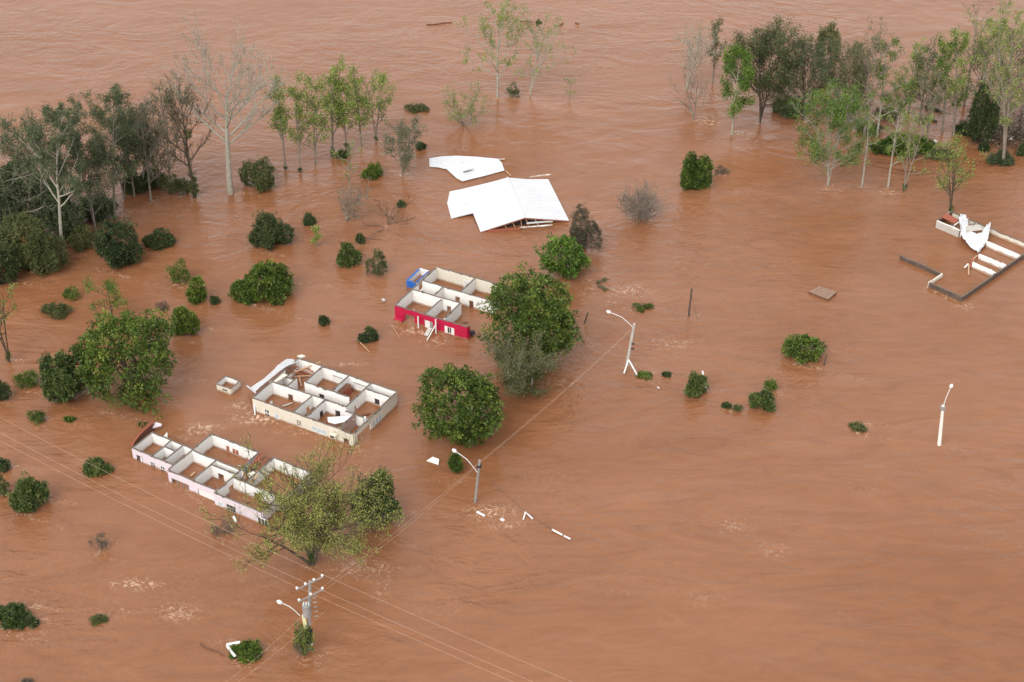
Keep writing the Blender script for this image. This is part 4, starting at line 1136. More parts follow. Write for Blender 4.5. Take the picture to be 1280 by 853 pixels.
def bush(name, label, cat, cx, yt, yb, hw, kind, k=0.55, group=None, lean=0.0, sp=1.0, mounds=None):
    """a leafy plant filling the box cx +- hw, yt..yb of the photograph; k: how much of the crown is above water"""
    VEG[0] += 1
    rng = np.random.default_rng(100 + VEG[0])
    s, phi = scale_at(cx, yb)
    a = hw / s
    by = yb - s * a * math.sin(phi) * math.sqrt(max(0.0, 1 - k * k)) if k < 1 else yb
    lo, hi = 0.05, 30.0
    for _ in range(40):
        c = (lo + hi) / 2
        top = s * (k * c * math.cos(phi) + math.sqrt((a * math.sin(phi)) ** 2 + (c * math.cos(phi)) ** 2))
        if top < by - yt:
            lo = c
        else:
            hi = c
    c = max((lo + hi) / 2, a * 0.28)
    B = P(cx, by)
    WAKES.append((B[0], B[1], a * 0.9))
    o = thing(name, label, cat, B, group)
    C = B + np.array([lean * a, 0, k * c])
    tv = rng.uniform(-0.05, 0.03) if cat == 'tree' else rng.uniform(-0.14, 0.16)
    if mounds is None:
        mounds = cat != 'tree'
    if mounds and a > 0.45:                                   # several mounds of different height grown together
        sgn = 1 if rng.random() < 0.5 else -1
        subs = [(sgn * rng.uniform(0.05, 0.25), rng.uniform(-0.15, 0.2), rng.uniform(0.62, 0.74), 1.0),
                (-sgn * rng.uniform(0.42, 0.55), rng.uniform(-0.3, 0.3), rng.uniform(0.42, 0.55), rng.uniform(0.55, 0.85)),
                (sgn * rng.uniform(0.5, 0.62), rng.uniform(-0.4, 0.2), rng.uniform(0.32, 0.45), rng.uniform(0.45, 0.8)),
                (rng.uniform(-0.4, 0.4), -rng.uniform(0.3, 0.5), rng.uniform(0.35, 0.5), rng.uniform(0.4, 0.65))]
        vs, fs_, ts_, lobes, n0 = [], [], [], [], 0
        for ox, oy, rr, hh in subs:
            (v, f, tn), lo_ = crown_mesh(rng, np.array([C[0] + ox * a, C[1] + oy * a, C[2] * (0.45 + 0.55 * hh)]), a * rr, c * hh * (0.85 + 0.15 * hh), kind, sp, loose=0.45)
            vs.append(v); fs_.append(f + n0); ts_.append(tn + rng.uniform(-0.08, 0.08)); lobes.append(lo_); n0 += len(v)
        v, f, tn, lobes = np.concatenate(vs), np.concatenate(fs_), np.concatenate(ts_), np.concatenate(lobes)
    else:
        (v, f, tn), lobes = crown_mesh(rng, C, a, c, kind, sp, loose=0.3 if cat == 'tree' else 0.7)
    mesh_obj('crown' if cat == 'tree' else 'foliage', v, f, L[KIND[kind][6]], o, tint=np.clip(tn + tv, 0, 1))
    sel = lobes[rng.permutation(len(lobes))[:max(4, int(3 + a * 1.6))]]
    r0 = 0.05 + 0.045 * a if cat == 'tree' else 0.025 + 0.025 * a
    mbs = stems_mesh(rng, B + [0, 0, -0.5], sel, r0)
    for _ in range(int(6 + 5 * a)):                           # bare twigs poking out of the foliage
        d_ = unit(rng.normal(size=3)); d_[2] = abs(d_[2]) * 0.9
        q0_ = sel[rng.integers(0, len(sel))]
        q1_ = q0_ + (d_ + unit(q0_ - C) * 0.8) * [a, a, c] * rng.uniform(0.2, 0.42)
        if q1_[2] > 0.05 and q0_[2] > 0:
            mbs.tube([q0_, (q0_ + q1_) / 2 + rng.normal(0, 0.05, 3), q1_], [0.022, 0.016, 0.009], 3, caps=False)
    mbs.build('trunk' if cat == 'tree' else 'stems', M[KIND[kind][7]], o, smooth=True)
    return o

def grow(rng, B, Ht, R, stems=1, t0=0.35, nl=14, el=(0.35, 0.9), n2=6, n3=4, rt=None, lean=(0, 0), shape='round', wob=0.03, fork=0.35, twig=0.014):
    """trunk, limbs, branches and twigs; returns tubes and the twig points that can carry leaves"""
    tubes, tips = [], []
    rt = (rt or Ht * 0.013 + 0.05) * 0.68
    R = R * 1.3
    for s in range(stems):
        az0 = rng.uniform(0, 6.28) if stems > 1 else 0
        off = np.array([math.cos(az0), math.sin(az0), 0]) * (R * fork * (0.5 + 0.7 * rng.random()) if stems > 1 else 0)
        h = Ht * (rng.uniform(0.78, 1.0) if stems > 1 else 1.0)
        tt = np.linspace(0, 1, 9)
        pts = B + np.outer(tt ** 1.25, off + np.array([lean[0], lean[1], 0])) + np.outer(tt, [0, 0, h])
        pts[:, :2] += np.cumsum(rng.normal(0, wob * Ht * 0.2, (9, 2)), 0) * tt[:, None]
        rs = rt * (1 / math.sqrt(stems)) * (1 - tt) ** 0.75 + 0.02
        tubes.append((pts, rs, 7))
        def at(t):
            i = min(int(t * 8), 7)
            u_ = t * 8 - i
            return pts[i] * (1 - u_) + pts[i + 1] * u_, rs[i] * (1 - u_) + rs[i + 1] * u_
        az = rng.uniform(0, 6.28)
        for k in range(nl):
            t = t0 + (0.97 - t0) * (k + rng.random() * 0.6) / nl
            tn = (t - t0) / (1 - t0)
            az += 2.4 + rng.normal(0, 0.9)
            p0, rb = at(t)
            ln = R * {'round': 0.45 + 0.6 * math.sin(math.pi * (0.25 + 0.68 * tn)) - 0.15, 'column': 0.95 - 0.45 * tn,
                      'fan': 0.95 - 0.3 * tn, 'umbrella': 0.55 + 0.5 * tn}[shape] * rng.uniform(0.7, 1.15)
            e = rng.uniform(*el) + 0.25 * tn
            hd = np.array([math.cos(az), math.sin(az), 0])
            u5 = np.linspace(0, 1, 6)
            lp = p0 + np.outer(u5, hd * math.cos(e) * ln) + np.outer(u5 + 0.22 * u5 * u5, [0, 0, math.sin(e) * ln])
            lp += np.cumsum(rng.normal(0, 0.028 * ln, (6, 3)), 0) * u5[:, None]
            r0 = min(rb * 0.55, 0.015 + 0.010 * ln + rt * 0.12)
            tubes.append((lp, r0 * (1 - u5) ** 0.8 + twig, 5))
            for j in range(n2):
                t2 = 0.22 + 0.78 * (j + rng.random()) / n2
                i2 = min(int(t2 * 5), 4)
                q0 = lp[i2] + (lp[i2 + 1] - lp[i2]) * (t2 * 5 - i2)
                d2 = unit(unit(lp[i2 + 1] - lp[i2]) + unit(rng.normal(size=3)) * 0.85 + np.array([0, 0, 0.25]))
                l2 = ln * rng.uniform(0.28, 0.5) * (1.1 - 0.45 * t2)
                u4 = np.linspace(0, 1, 4)
                bp = q0 + np.outer(u4, d2 * l2) + np.outer(u4 * u4, [0, 0, 0.12 * l2])
                bp += rng.normal(0, 0.03 * l2, (4, 3)) * u4[:, None]
                tubes.append((bp, r0 * 0.42 * (1 - u4) + twig, 4))
                tips.append((bp[2], bp[3]))
                for _ in range(n3):
                    t3 = 0.3 + 0.7 * rng.random()
                    i3 = min(int(t3 * 3), 2)
                    w0 = bp[i3] + (bp[i3 + 1] - bp[i3]) * (t3 * 3 - i3)
                    d3 = unit(d2 + unit(rng.normal(size=3)) * 0.9 + np.array([0, 0, 0.2]))
                    l3 = l2 * rng.uniform(0.35, 0.65)
                    tubes.append((np.array([w0, w0 + d3 * l3 * 0.55, w0 + d3 * l3 + [0, 0, 0.06 * l3]]), np.array([twig * 1.1, twig, twig * 0.6]), 3))
                    tips.append((w0 + d3 * l3 * 0.3, w0 + d3 * l3))
    return tubes, tips
def tree(name, label, bx, by, yt, hw, bark='bark_grey', leafm=None, nleaf=0, ls=(0.2, 0.09), clump=0.0, cl_frac=1.0, group=None, cat='tree', ball=None, ivy=0, hk=0.92, tipx=None, **kw):
    """a tree with visible branches: base (bx, by), top yt, half-spread hw in the photograph"""
    VEG[0] += 1
    rng = np.random.default_rng(300 + VEG[0])
    B = P(bx, by)
    s, phi = scale_at(bx, by)
    R = hw / s
    top = PY(tipx if tipx is not None else bx, yt, B[1])
    Ht = max(1.0, top[2] * hk)
    if tipx is not None:
        kw['lean'] = (top[0] - B[0], 0)
    WAKES.append((B[0], B[1], 0.45))
    o = thing(name, label, cat, B, group)
    tubes, tips = grow(rng, B + [0, 0, -0.4], Ht, R, **kw)
    mb = MB()
    for p, r, sd in tubes:
        p = np.array(p); p[:, 2] = np.maximum(p[:, 2], -0.4)
        mb.tube(p, r, sd, caps=False)
    mb.build('trunk', M[bark], o, smooth=True)
    V_, F_, T_, n0 = [], [], [], 0
    nleaf = int(nleaf * (2.5 if group in ('trees of the flooded grove', 'slim poplars behind the white roofs', 'trees of the wooded bank') else 1.8))
    if leafm and nleaf:
        tp = np.array([a for a, b in tips]); tq = np.array([b for a, b in tips])
        if cl_frac < 1:
            sel = rng.random(len(tp)) < cl_frac
            tp, tq = tp[sel], tq[sel]
        i = rng.integers(0, len(tp), nleaf)
        u_ = rng.random(nleaf)[:, None]
        pos = tp[i] * (1 - u_) + tq[i] * u_ + rng.normal(0, 0.06 + clump, (nleaf, 3))
        d = unit(tq[i] - tp[i]) * 0.5 + unit(rng.normal(size=(nleaf, 3)))
        tt = 0.45 + rng.normal(0, 0.2, nleaf) + (np.sin(i * 12.9898) * 0.18)
        pos[:, 2] = np.maximum(pos[:, 2], 0.03)
        v, f, tn = leaf_quads(pos, d, rng, ls[0], ls[1], tt)
        V_.append(v); F_.append(f + n0); T_.append(tn); n0 += len(v)
    if V_:
        mesh_obj('crown', np.concatenate(V_), np.concatenate(F_), L[leafm], o, tint=np.concatenate(T_))
    if ball:                                                  # a clump of mistletoe in the crown
        for bxx, byy, br in ball:
            c = PY(bxx, byy, B[1])
            (v, f, tn), _l = crown_mesh(rng, c, br, br, 'olive', 0.9, -5, 0.6)
            mesh_obj('mistletoe', v, f, L['olive'] if leafm != 'lime' else L['deep'], o, tint=tn)
    if ivy:                                                   # creeper wrapped round the foot of the trunk
        (v, f, tn), _l = crown_mesh(rng, B + [0, 0, ivy * 0.6], ivy * 0.34, ivy * 0.95, 'loose', 0.7, loose=0.8)
        mesh_obj('creeper', v, f, L['deep'], o, tint=tn)
    return o

# ---- dense round trees
bush('round_tree', 'big dense dark green round tree above the wing of the lilac house', 'tree', 167, 392, 513, 62, 'mango', 0.86)
bush('round_tree', 'darker rounded tree pressed against the big dense tree above the lilac wing', 'tree', 86, 430, 508, 33, 'mangodark', 0.8, mounds=True)
bush('round_tree', 'dense round green tree beside the curved arm lamp pole', 'tree', 577, 447, 562, 63, 'mango', 0.86)
bush('round_tree', 'biggest dense round tree overhanging the end of the crimson house', 'tree', 661, 341, 470, 67, 'mango', 0.86)
tree('drooping_tree', 'grey green drooping tree tucked under the biggest round tree', 655, 486, 424, 32, 'bark_grey', 'olive', 9000, (0.22, 0.09), 0.22, stems=6, t0=0.15, nl=9, n2=6, n3=5, el=(-0.2, 0.6), fork=0.7, shape='umbrella')
bush('round_tree', 'small bright green leafy tree behind the biggest round tree', 'tree', 706, 294, 354, 31, 'mangobright', 0.8)
bush('round_tree', 'dark rounded tree at the side of the thin yellow green tree', 'tree', 471, 588, 664, 34, 'mangodark', 0.85, mounds=True)
bush('round_tree', 'small dense dark green tree alone in open water by a leaning stake', 'tree', 1002, 416, 457, 27, 'mango', 0.6)
# ---- the bank of trees on one side
G1 = 'trees of the wooded bank'
bush('dense_tree', 'broad dark grey green tree of the wooded bank, tallest dense crown', 'tree', 40, 178, 302, 62, 'slatefine', 0.75, G1, mounds=True)
bush('dense_tree', 'dark grey green tree at the water edge of the wooded bank', 'tree', 84, 208, 308, 30, 'slatefine', 0.75, G1, mounds=True)
bush('dense_tree', 'olive green spreading tree at the foot of the wooded bank', 'tree', 30, 262, 350, 44, 'olivefine', 0.7, G1, mounds=True)
bush('dense_tree', 'lighter olive shrubby tree below the pale straight trunk', 'tree', 64, 272, 348, 26, 'olivefine', 0.7, G1, mounds=True)
bush('dense_tree', 'darker low tree at the very edge of the wooded bank', 'tree', 4, 300, 362, 22, 'fine', 0.7, G1, mounds=True)
tree('pale_tree', 'tall pale straight trunk with thin grey leaves rising from the wooded bank', 79, 328, 140, 52, 'bark_pale', 'slate', 5200, (0.26, 0.11), 0.12, group=G1, t0=0.42, nl=16, n2=6, n3=4, rt=0.34, tipx=68)
tree('bare_tree', 'thin branched grey tree just behind the pale straight trunk', 104, 300, 170, 34, 'bark_grey', 'slate', 2600, (0.24, 0.10), 0.1, group=G1, t0=0.4, nl=12)
tree('fork_tree', 'dead tree with pale twisted boughs sprawling over the wooded bank', 20, 300, 190, 60, 'bark_pale', 'slate', 2400, (0.24, 0.1), 0.12, group=G1, t0=0.3, nl=12, el=(0.1, 0.5))
tree('mossy_tree', 'slim mossy twin trunked tree with yellowish leaves near the darker rounded tree', 12, 452, 352, 26, 'bark_dark', 'lime', 420, (0.26, 0.12), 0.1, cl_frac=0.5, stems=3, t0=0.4, nl=6, n2=4, n3=3, ivy=0.9)
tree('slender_tree', 'slender grey tree carrying a round mistletoe ball near its top', 144, 272, 112, 34, 'bark_grey', 'slate', 5200, (0.24, 0.10), 0.2, t0=0.35, nl=16, n2=5, n3=4, rt=0.24, ball=[(125, 142, 0.95)], tipx=136)
tree('leafy_tree', 'grey green leafy tree between the mistletoe tree and the creeper footed tree', 168, 245, 150, 34, 'bark_grey', 'slate', 6000, (0.24, 0.10), 0.22, t0=0.2, nl=16, n2=5, n3=4, rt=0.22)
tree('bare_tree', 'spindly bare brown tree with many upright twigs beside a low dark shrub', 189, 252, 132, 36, 'bark_grey', 'slate', 1600, (0.2, 0.08), 0.14, t0=0.22, nl=18, n2=7, n3=8, el=(0.6, 1.1))
tree('bare_tree', 'leaning bare branchy tree behind the low olive shrub', 214, 240, 112, 44, 'bark_grey', 'olive', 1600, (0.2, 0.08), 0.14, t0=0.2, nl=18, n2=7, n3=8, el=(0.5, 1.0), tipx=205)
tree('bare_tree', 'dark crooked bare tree with creeper wrapped round its foot', 243, 247, 108, 44, 'bark_dark', 'olive', 900, (0.2, 0.08), 0.12, t0=0.18, nl=16, n2=7, n3=8, el=(0.5, 1.0), rt=0.3, ivy=2.2, ball=[(235, 168, 0.7)])
tree('bare_tree', 'tall pale leafless tree with wide bare limbs and straight trunk', 288, 242, 52, 82, 'bark_pale', 'dead', 900, (0.16, 0.06), 0.1, t0=0.42, nl=15, n2=11, n3=8, el=(0.25, 0.8), rt=0.62, hk=0.79, twig=0.016)
bush('shrub', 'low dark shrub at the foot of the spindly bare brown tree', 'bush', 168, 212, 246, 17, 'fine', 0.6)
bush('shrub', 'low olive shrub between bare trees near the creeper footed tree', 'bush', 213, 212, 246, 17, 'olive', 0.6)
bush('shrub', 'dark green thicket between the leafy tree and the low olive shrub', 'bush', 189, 206, 242, 20, 'fine', 0.6)
bush('shrub', 'pale olive brush between low olive shrub and creeper footed tree', 'bush', 229, 220, 247, 13, 'olive', 0.5)
tree('bare_tree', 'pale twiggy leaning tree between the leafy tree and dark green thicket', 178, 236, 128, 30, 'bark_pale', 'slate', 700, (0.2, 0.08), 0.14, t0=0.3, nl=14, n2=6, n3=6, el=(0.5, 1.0), tipx=186)
tree('leafy_tree', 'full grey green tree between the pale straight trunk and mistletoe tree', 120, 292, 160, 40, 'bark_grey', 'slate', 4200, (0.24, 0.10), 0.2, group=G1, stems=2, t0=0.25, nl=12, n2=6, n3=4)
tree('leafy_tree', 'tall grey green tree behind the sprawling dead boughs of the bank', 52, 296, 148, 44, 'bark_grey', 'slate', 4200, (0.24, 0.10), 0.2, group=G1, stems=2, t0=0.3, nl=12, n2=6, n3=4)
tree('leafy_tree', 'dull olive leaved tree rising from the dark green thicket', 203, 236, 140, 36, 'bark_grey', 'olive', 2600, (0.22, 0.09), 0.18, stems=3, t0=0.25, nl=10, n2=6, n3=5)
tree('leafy_tree', 'thin olive tree between the mistletoe tree and grey green leafy tree', 156, 250, 142, 34, 'bark_grey', 'olive', 2600, (0.22, 0.09), 0.18, stems=2, t0=0.25, nl=11, n2=6, n3=5)
bush('shrub', 'grey green undergrowth at the foot of the mistletoe tree', 'bush', 122, 238, 284, 30, 'slatefine', 0.6)
bush('shrub', 'olive undergrowth between the pale straight trunk and dense dark bush', 'bush', 104, 280, 318, 22, 'olivefine', 0.6)
bush('shrub', 'drooping dark olive shrub beside the tall pale leafless trunk', 'bush', 322, 195, 246, 27, 'olivefine', 0.5)
bush('round_bush', 'dense dark bush fringed by a smaller bush near the wooded bank', 'bush', 149, 272, 343, 36, 'fine', 0.6)
bush('round_bush', 'smaller low bush touching the dense dark bush near the wooded bank', 'bush', 199, 285, 317, 22, 'fine', 0.5)
bush('round_bush', 'smooth domed dark green bush in mid water', 'bush', 340, 264, 318, 31, 'fine', 0.55)
bush('leafy_bush', 'wide lumpy broad leaved bush just below the smooth domed bush', 'bush', 329, 317, 387, 43, 'broad', 0.5)
bush('round_bush', 'compact round dark bush by a drifting stick', 'bush', 438, 300, 336, 16, 'mangodark', 0.6)
bush('small_bush', 'tiny bush with a drifting stick beside it', 'bush', 451, 290, 306, 6, 'fine', 0.6)
bush('shrub', 'pale grey green wispy shrub between a compact bush and the blue annex', 'bush', 471, 310, 348, 14, 'olive', 0.6)
bush('small_bush', 'small green bush close to the smooth domed bush', 'bush', 387, 266, 283, 8, 'fine', 0.5)
tree('sapling', 'thin yellow green sapling standing by itself near the smooth domed bush', 396, 309, 280, 6, 'bark_grey', 'lime', 220, (0.26, 0.13), 0.1, t0=0.3, nl=6, n2=3, n3=1)
bush('leafy_bush', 'upper small leafy bush of a leaning chain of three', 'bush', 224, 318, 358, 16, 'loose', 0.6)
bush('leafy_bush', 'middle low leafy bush of a leaning chain of three', 'bush', 247, 344, 382, 14, 'broad', 0.5)
bush('leafy_bush', 'taller leafy bush, lowest of a leaning chain of three', 'bush', 234, 375, 424, 19, 'broad', 0.6)
bush('small_bush', 'tiny dark bush close to the leaning chain of three bushes', 'bush', 269, 369, 382, 6, 'fine', 0.5)
bush('small_bush', 'brownish tuft next to the taller leafy bush of the chain', 'bush', 203, 374, 392, 9, 'dead', 0.5)
bush('small_bush', 'olive tuft poking up behind the big dense tree above the lilac wing', 'bush', 200, 396, 410, 7, 'olive', 0.5)
tree('broken_tree', 'small crooked broken tree with a green tuft behind the big dense tree', 142, 404, 352, 24, 'bark_dark', 'bright', 700, (0.26, 0.12), 0.22, cl_frac=0.5, t0=0.3, nl=6, n2=4, n3=2, el=(0.1, 0.6))
bush('shrub', 'grey olive shrub swept flat beside a floating leafy branch', 'bush', 72, 372, 403, 21, 'olive', 0.45, lean=-0.1)
bush('floating_branch', 'floating branch with glossy green leaves near the swept shrub', 'branch', 89, 356, 378, 12, 'loose', 0.4)
bush('shrub', 'thin shrub reaching out from the darker rounded tree', 'bush', 37, 457, 489, 20, 'loose', 0.5)
bush('round_bush', 'dense dark bush between the mossy twin trunked tree and thin shrub', 'bush', 3, 467, 505, 12, 'fine', 0.6)
bush('small_bush', 'sparse twiggy tuft below the thin shrub', 'bush', 46, 508, 532, 12, 'loose', 0.5, sp=1.4)
bush('floating_leaves', 'few green leaves floating below the darker rounded tree', 'leaves', 87, 520, 528, 7, 'loose', 0.3, sp=1.3)
bush('round_bush', 'small round dark bush out in front of the lilac wing', 'bush', 122, 571, 598, 17, 'mangodark', 0.55)
bush('round_bush', 'upright dark leafy bush with a grey shrub at its side', 'bush', 39, 590, 645, 24, 'mangodark', 0.65)
bush('shrub', 'dull grey shrub beside the upright dark leafy bush', 'bush', 4, 592, 624, 13, 'olive', 0.6)
bush('small_bush', 'small dark tuft above the dull grey shrub', 'bush', 5, 570, 592, 9, 'fine', 0.5)
bush('dead_bush', 'round dead grey brown bush alone in open water', 'bush', 125, 661, 692, 13, 'dead', 0.6)
bush('dead_bush', 'low flattened dull olive tuft beyond the curling foam', 'bush', 123, 768, 783, 12, 'olive', 0.4)
bush('leafy_bush', 'dark leafy bush with a trailing tip close to the curling foam', 'bush', 12, 746, 788, 30, 'mangodark', 0.5)
bush('small_bush', 'trailing leafy tip of the dark bush', 'bush', 40, 770, 786, 10, 'fine', 0.4)
bush('drift_bush', 'green drift bush holding white scraps near the crossarm pole', 'bush', 306, 795, 831, 22, 'broad', 0.5)
bush('small_bush', 'tiny dead tuft beyond the dark leafy bush with a trailing tip', 'bush', 35, 845, 858, 8, 'dead', 0.5)
bush('spiky_bush', 'small spiky dark bush with a pale pole beside it', 'bush', 460, 408, 432, 14, 'fine', 0.5)
bush('small_bush', 'tiny dark tuft between the spiky bush and the lumpy broad leaved bush', 'bush', 405, 393, 409, 7, 'fine', 0.5)
bush('shrub', 'grey brown dense twiggy bush at the corner of the white gable roof', 'bush', 731, 256, 318, 23, 'dunfine', 0.7)
bush('leaning_shrub', 'leaning green shrub with a brown tuft beside it in open water', 'bush', 865, 186, 242, 22, 'broad', 0.5, lean=0.2)
bush('small_bush', 'brown tuft next to the leaning green shrub', 'bush', 902, 205, 220, 10, 'dead', 0.5)
bush('grass_tuft', 'low bright grassy tuft beside the drooping lamp of the tilted pole', 'bush', 805, 379, 393, 14, 'loose', 0.35)
bush('small_bush', 'small dark bush with a white post leaning over it', 'bush', 870, 463, 499, 14, 'mangodark', 0.6)
bush('leafy_bush', 'ragged small bush with one raised sprig', 'bush', 952, 482, 516, 17, 'mangodark', 0.55)
bush('raised_sprig', 'raised sprig standing over the ragged small bush', 'branch', 962, 471, 490, 8, 'loose', 0.6)
bush('small_bush', 'flat dull tuft alone past the ragged small bush', 'bush', 1071, 526, 541, 12, 'olive', 0.4)
bush('floating_leaves', 'rolled green leaves floating beside the ragged bush, larger clump', 'leaves', 908, 502, 512, 6, 'fine', 0.3)
bush('floating_leaves', 'rolled brownish leaves floating next to the ragged bush', 'leaves', 922, 504, 515, 6, 'olive', 0.3)
bush('floating_leaves', 'dark leaves floating beyond the tilted pole', 'leaves', 833, 464, 472, 6, 'fine', 0.3)
bush('floating_branch', 'green branch caught on the broken white arms of the tilted pole', 'branch', 805, 464, 476, 11, 'loose', 0.35)
bush('small_bush', 'small bright tuft below the lamp of the curved arm pole', 'bush', 569, 565, 593, 8, 'broad', 0.6)
bush('snagged_plants', 'green plants snagged round the foot of the crossarm utility pole', 'plants', 382, 774, 826, 16, 'loose', 0.75, mounds=False)
bush('snagged_roots', 'brown hanging roots tangled before the crossarm utility pole', 'roots', 377, 786, 824, 9, 'dead', 0.6)
bush('dead_brush', 'brown twiggy drift heap below the lilac house windows', 'brush', 281, 640, 676, 20, 'dead', 0.45, sp=1.2)
# ---- palm fronds adrift
for lab, a, b in (('larger green palm frond adrift behind the biggest round tree', (744, 354), (757, 349)), ('smaller green palm frond adrift behind the biggest round tree', (747, 356), (757, 362))):
    A, B_ = P(*a, 0.1), P(*b, 0.1)
    fr_ = thing('palm_frond', lab, 'palm frond', (A + B_) / 2)
    m = MB(); m.tube([A, (A + B_) / 2 + [0, 0, .1], B_], [.03, .025, .01], 5); m.build('midrib', M['bark_grey'], fr_)
    rg = np.random.default_rng(9); n = 60; u_ = rg.random(n)[:, None]; pos = A * (1 - u_) + B_ * u_
    d = nrm(B_ - A) + np.where(rg.random(n) < .5, 1, -1)[:, None] * np.cross(nrm(B_ - A), [0, 0, 1]) * .9
    v, f, tn = leaf_quads(pos, d, rg, .55, .09, np.full(n, .3)); v[:, 2] = np.maximum(v[:, 2], 0.03)
    mesh_obj('leaflets', v, f, L['deep'], fr_, tint=tn)
# ---- the thin yellow green tree in front of the lilac house
tree('thin_tree', 'wide thin yellow green feathery tree overhanging the end of the lilac house', 390, 706, 626, 64, 'bark_dark', 'straw', 14500, (0.18, 0.08), 0.12, stems=9, t0=0.55, nl=8, n2=7, n3=6, el=(-0.05, 0.45), fork=0.68, rt=0.62, shape='umbrella', ivy=1.0)
# ---- slim poplars behind the white roofs
G2 = 'slim poplars behind the white roofs'
for lab, bx, by, yt, hw, nf, st in (
        ('slim light green poplar first beside the tall pale leafless tree', 357, 212, 96, 24, 750, 1),
        ('slim twin stemmed poplar second from the tall pale leafless tree', 375, 216, 84, 22, 750, 2),
        ('slim light green poplar with creeper at its foot', 416, 197, 66, 28, 1000, 2),
        ('slim forked poplar next to the creeper footed poplar', 434, 190, 72, 24, 900, 2),
        ('slim light green poplar standing deepest of the group', 470, 176, 82, 30, 850, 2)):
    tree('poplar', lab, bx, by, yt, hw, 'bark_grey', 'lime', nf, (0.30, 0.15), 0.22, cl_frac=0.55, group=G2, stems=st, t0=0.25, nl=12 if st == 1 else 8, n2=4, n3=2, el=(0.5, 1.0), shape='column', fork=0.25, ivy=1.1 if 'creeper' in lab else 0.5, rt=0.2)
for lab, bx, by, yt, hw in (('slim light green poplar between the twin stemmed and creeper footed poplars', 394, 206, 92, 26), ('slim light green poplar between the forked one and the deepest one', 452, 184, 76, 26)):
    tree('poplar', lab, bx, by, yt, hw, 'bark_grey', 'lime', 700, (0.30, 0.15), 0.24, cl_frac=0.6, group=G2, stems=2, t0=0.25, nl=8, n2=5, n3=3, el=(0.4, 0.9), shape='column', fork=0.3, rt=0.2)
tree('broken_tree', 'small broken pale tree before the slim poplars', 438, 241, 176, 17, 'bark_grey', 'lime', 130, (0.26, 0.12), 0.15, cl_frac=0.4, t0=0.3, nl=8, n2=3, n3=2)
tree('bushy_tree', 'grey green bushy small tree at the end of the slim poplars', 503, 218, 150, 25, 'bark_grey', 'slate', 2200, (0.22, 0.09), 0.15, stems=4, t0=0.15, nl=8, n2=5, n3=3, fork=0.5)
bush('small_bush', 'small bright round bush before the grey green bushy tree', 'bush', 464, 203, 226, 14, 'broad', 0.6)
bush('small_bush', 'tiny green bush at the end of the flat torn sheet', 'bush', 526, 176, 189, 7, 'fine', 0.5)
bush('small_bush', 'low green tuft at the foot of the forked poplar', 'bush', 428, 186, 200, 9, 'fine', 0.5)
tree('dead_brush', 'fallen dead brush heap leaning over before the slim poplars', 432, 276, 236, 26, 'bark_grey', 'dead', 500, (0.18, 0.06), 0.1, cat='brush', stems=4, t0=0.1, nl=8, n2=5, n3=3, tipx=455, fork=0.4)
tree('dead_brush', 'black forked dead branch lying in the water near the dead brush', 483, 283, 266, 30, 'bark_dark', None, 0, cat='brush', stems=2, t0=0.1, nl=6, n2=4, n3=2, el=(-0.1, 0.3), fork=0.8)
bush('small_bush', 'tiny green tuft caught in the dead branches', 'bush', 502, 250, 260, 5, 'fine', 0.5)
bush('floating_branch', 'leafy branch drifting behind the slim poplars', 'branch', 521, 127, 144, 17, 'olive', 0.35)
tree('sparse_tree', 'sparse tree with yellowish leaves and dark foot, far out behind the torn sheet', 622, 122, 14, 46, 'bark_pale', 'lime', 1300, (0.28, 0.14), 0.12, cl_frac=0.6, t0=0.25, nl=15, n2=5, n3=3, el=(0.5, 1.05), rt=0.26)
tree('sparse_tree', 'sparse leaning tree with one trunk topped by a green ball', 662, 119, 30, 38, 'bark_pale', 'lime', 800, (0.26, 0.12), 0.12, cl_frac=0.6, stems=3, t0=0.3, nl=8, n2=4, n3=3, el=(0.4, 0.9), ball=[(673, 29, 0.55)], tipx=680)
tree('sparse_tree', 'low leaf tufted branch poking out beside the leaning sparse tree', 712, 122, 98, 10, 'bark_grey', 'lime', 70, (0.26, 0.12), 0.12, t0=0.2, nl=5, n2=3, n3=1)
tree('sparse_shrub', 'sparse swept shrub awash near the two far sparse trees', 580, 157, 124, 28, 'bark_grey', 'lime', 900, (0.24, 0.11), 0.12, cat='bush', stems=4, t0=0.1, nl=7, n2=4, n3=2, fork=0.6)
bush('small_bush', 'pale tuft at the foot of the far sparse tree with dark foot', 'bush', 641, 100, 124, 9, 'olive', 0.5, sp=1.4)
tree('twig_shrub', 'round shrub of bare brown twigs in open water past the white gable roof', 803, 272, 263, 30, 'bark_grey', 'dead', 420, (0.2, 0.08), 0.1, cat='bush', stems=14, t0=0.1, nl=6, n2=5, n3=3, el=(0.4, 1.0), fork=0.75, shape='fan')
# ---- flooded grove across the water
G3 = 'trees of the flooded grove'
tree('bare_tree', 'bundle of bare leaning trunks at the edge of the flooded grove', 858, 112, 30, 32, 'bark_pale', 'olive', 160, (0.2, 0.08), 0.1, group=G3, stems=5, t0=0.35, nl=7, n2=5, n3=3, fork=0.5, tipx=872)
tree('bare_tree', 'small crooked bare tree in foam at the edge of the flooded grove', 867, 150, 92, 28, 'bark_grey', 'olive', 80, (0.2, 0.08), 0.1, group=G3, stems=2, t0=0.2, nl=8, n2=5, n3=3)
tree('slender_tree', 'slender upright leafy tree behind the bundle of bare trunks', 891, 103, 22, 15, 'bark_grey', 'olive', 900, (0.24, 0.1), 0.15, group=G3, t0=0.25, nl=12, n2=4, n3=3, el=(0.7, 1.1), shape='column')
tree('leafy_tree', 'young bright green tree before the tall dark leafy tree', 915, 168, 54, 26, 'bark_pale', 'bright', 2600, (0.30, 0.14), 0.3, cl_frac=0.55, group=G3, t0=0.25, nl=12, n2=4, n3=3)
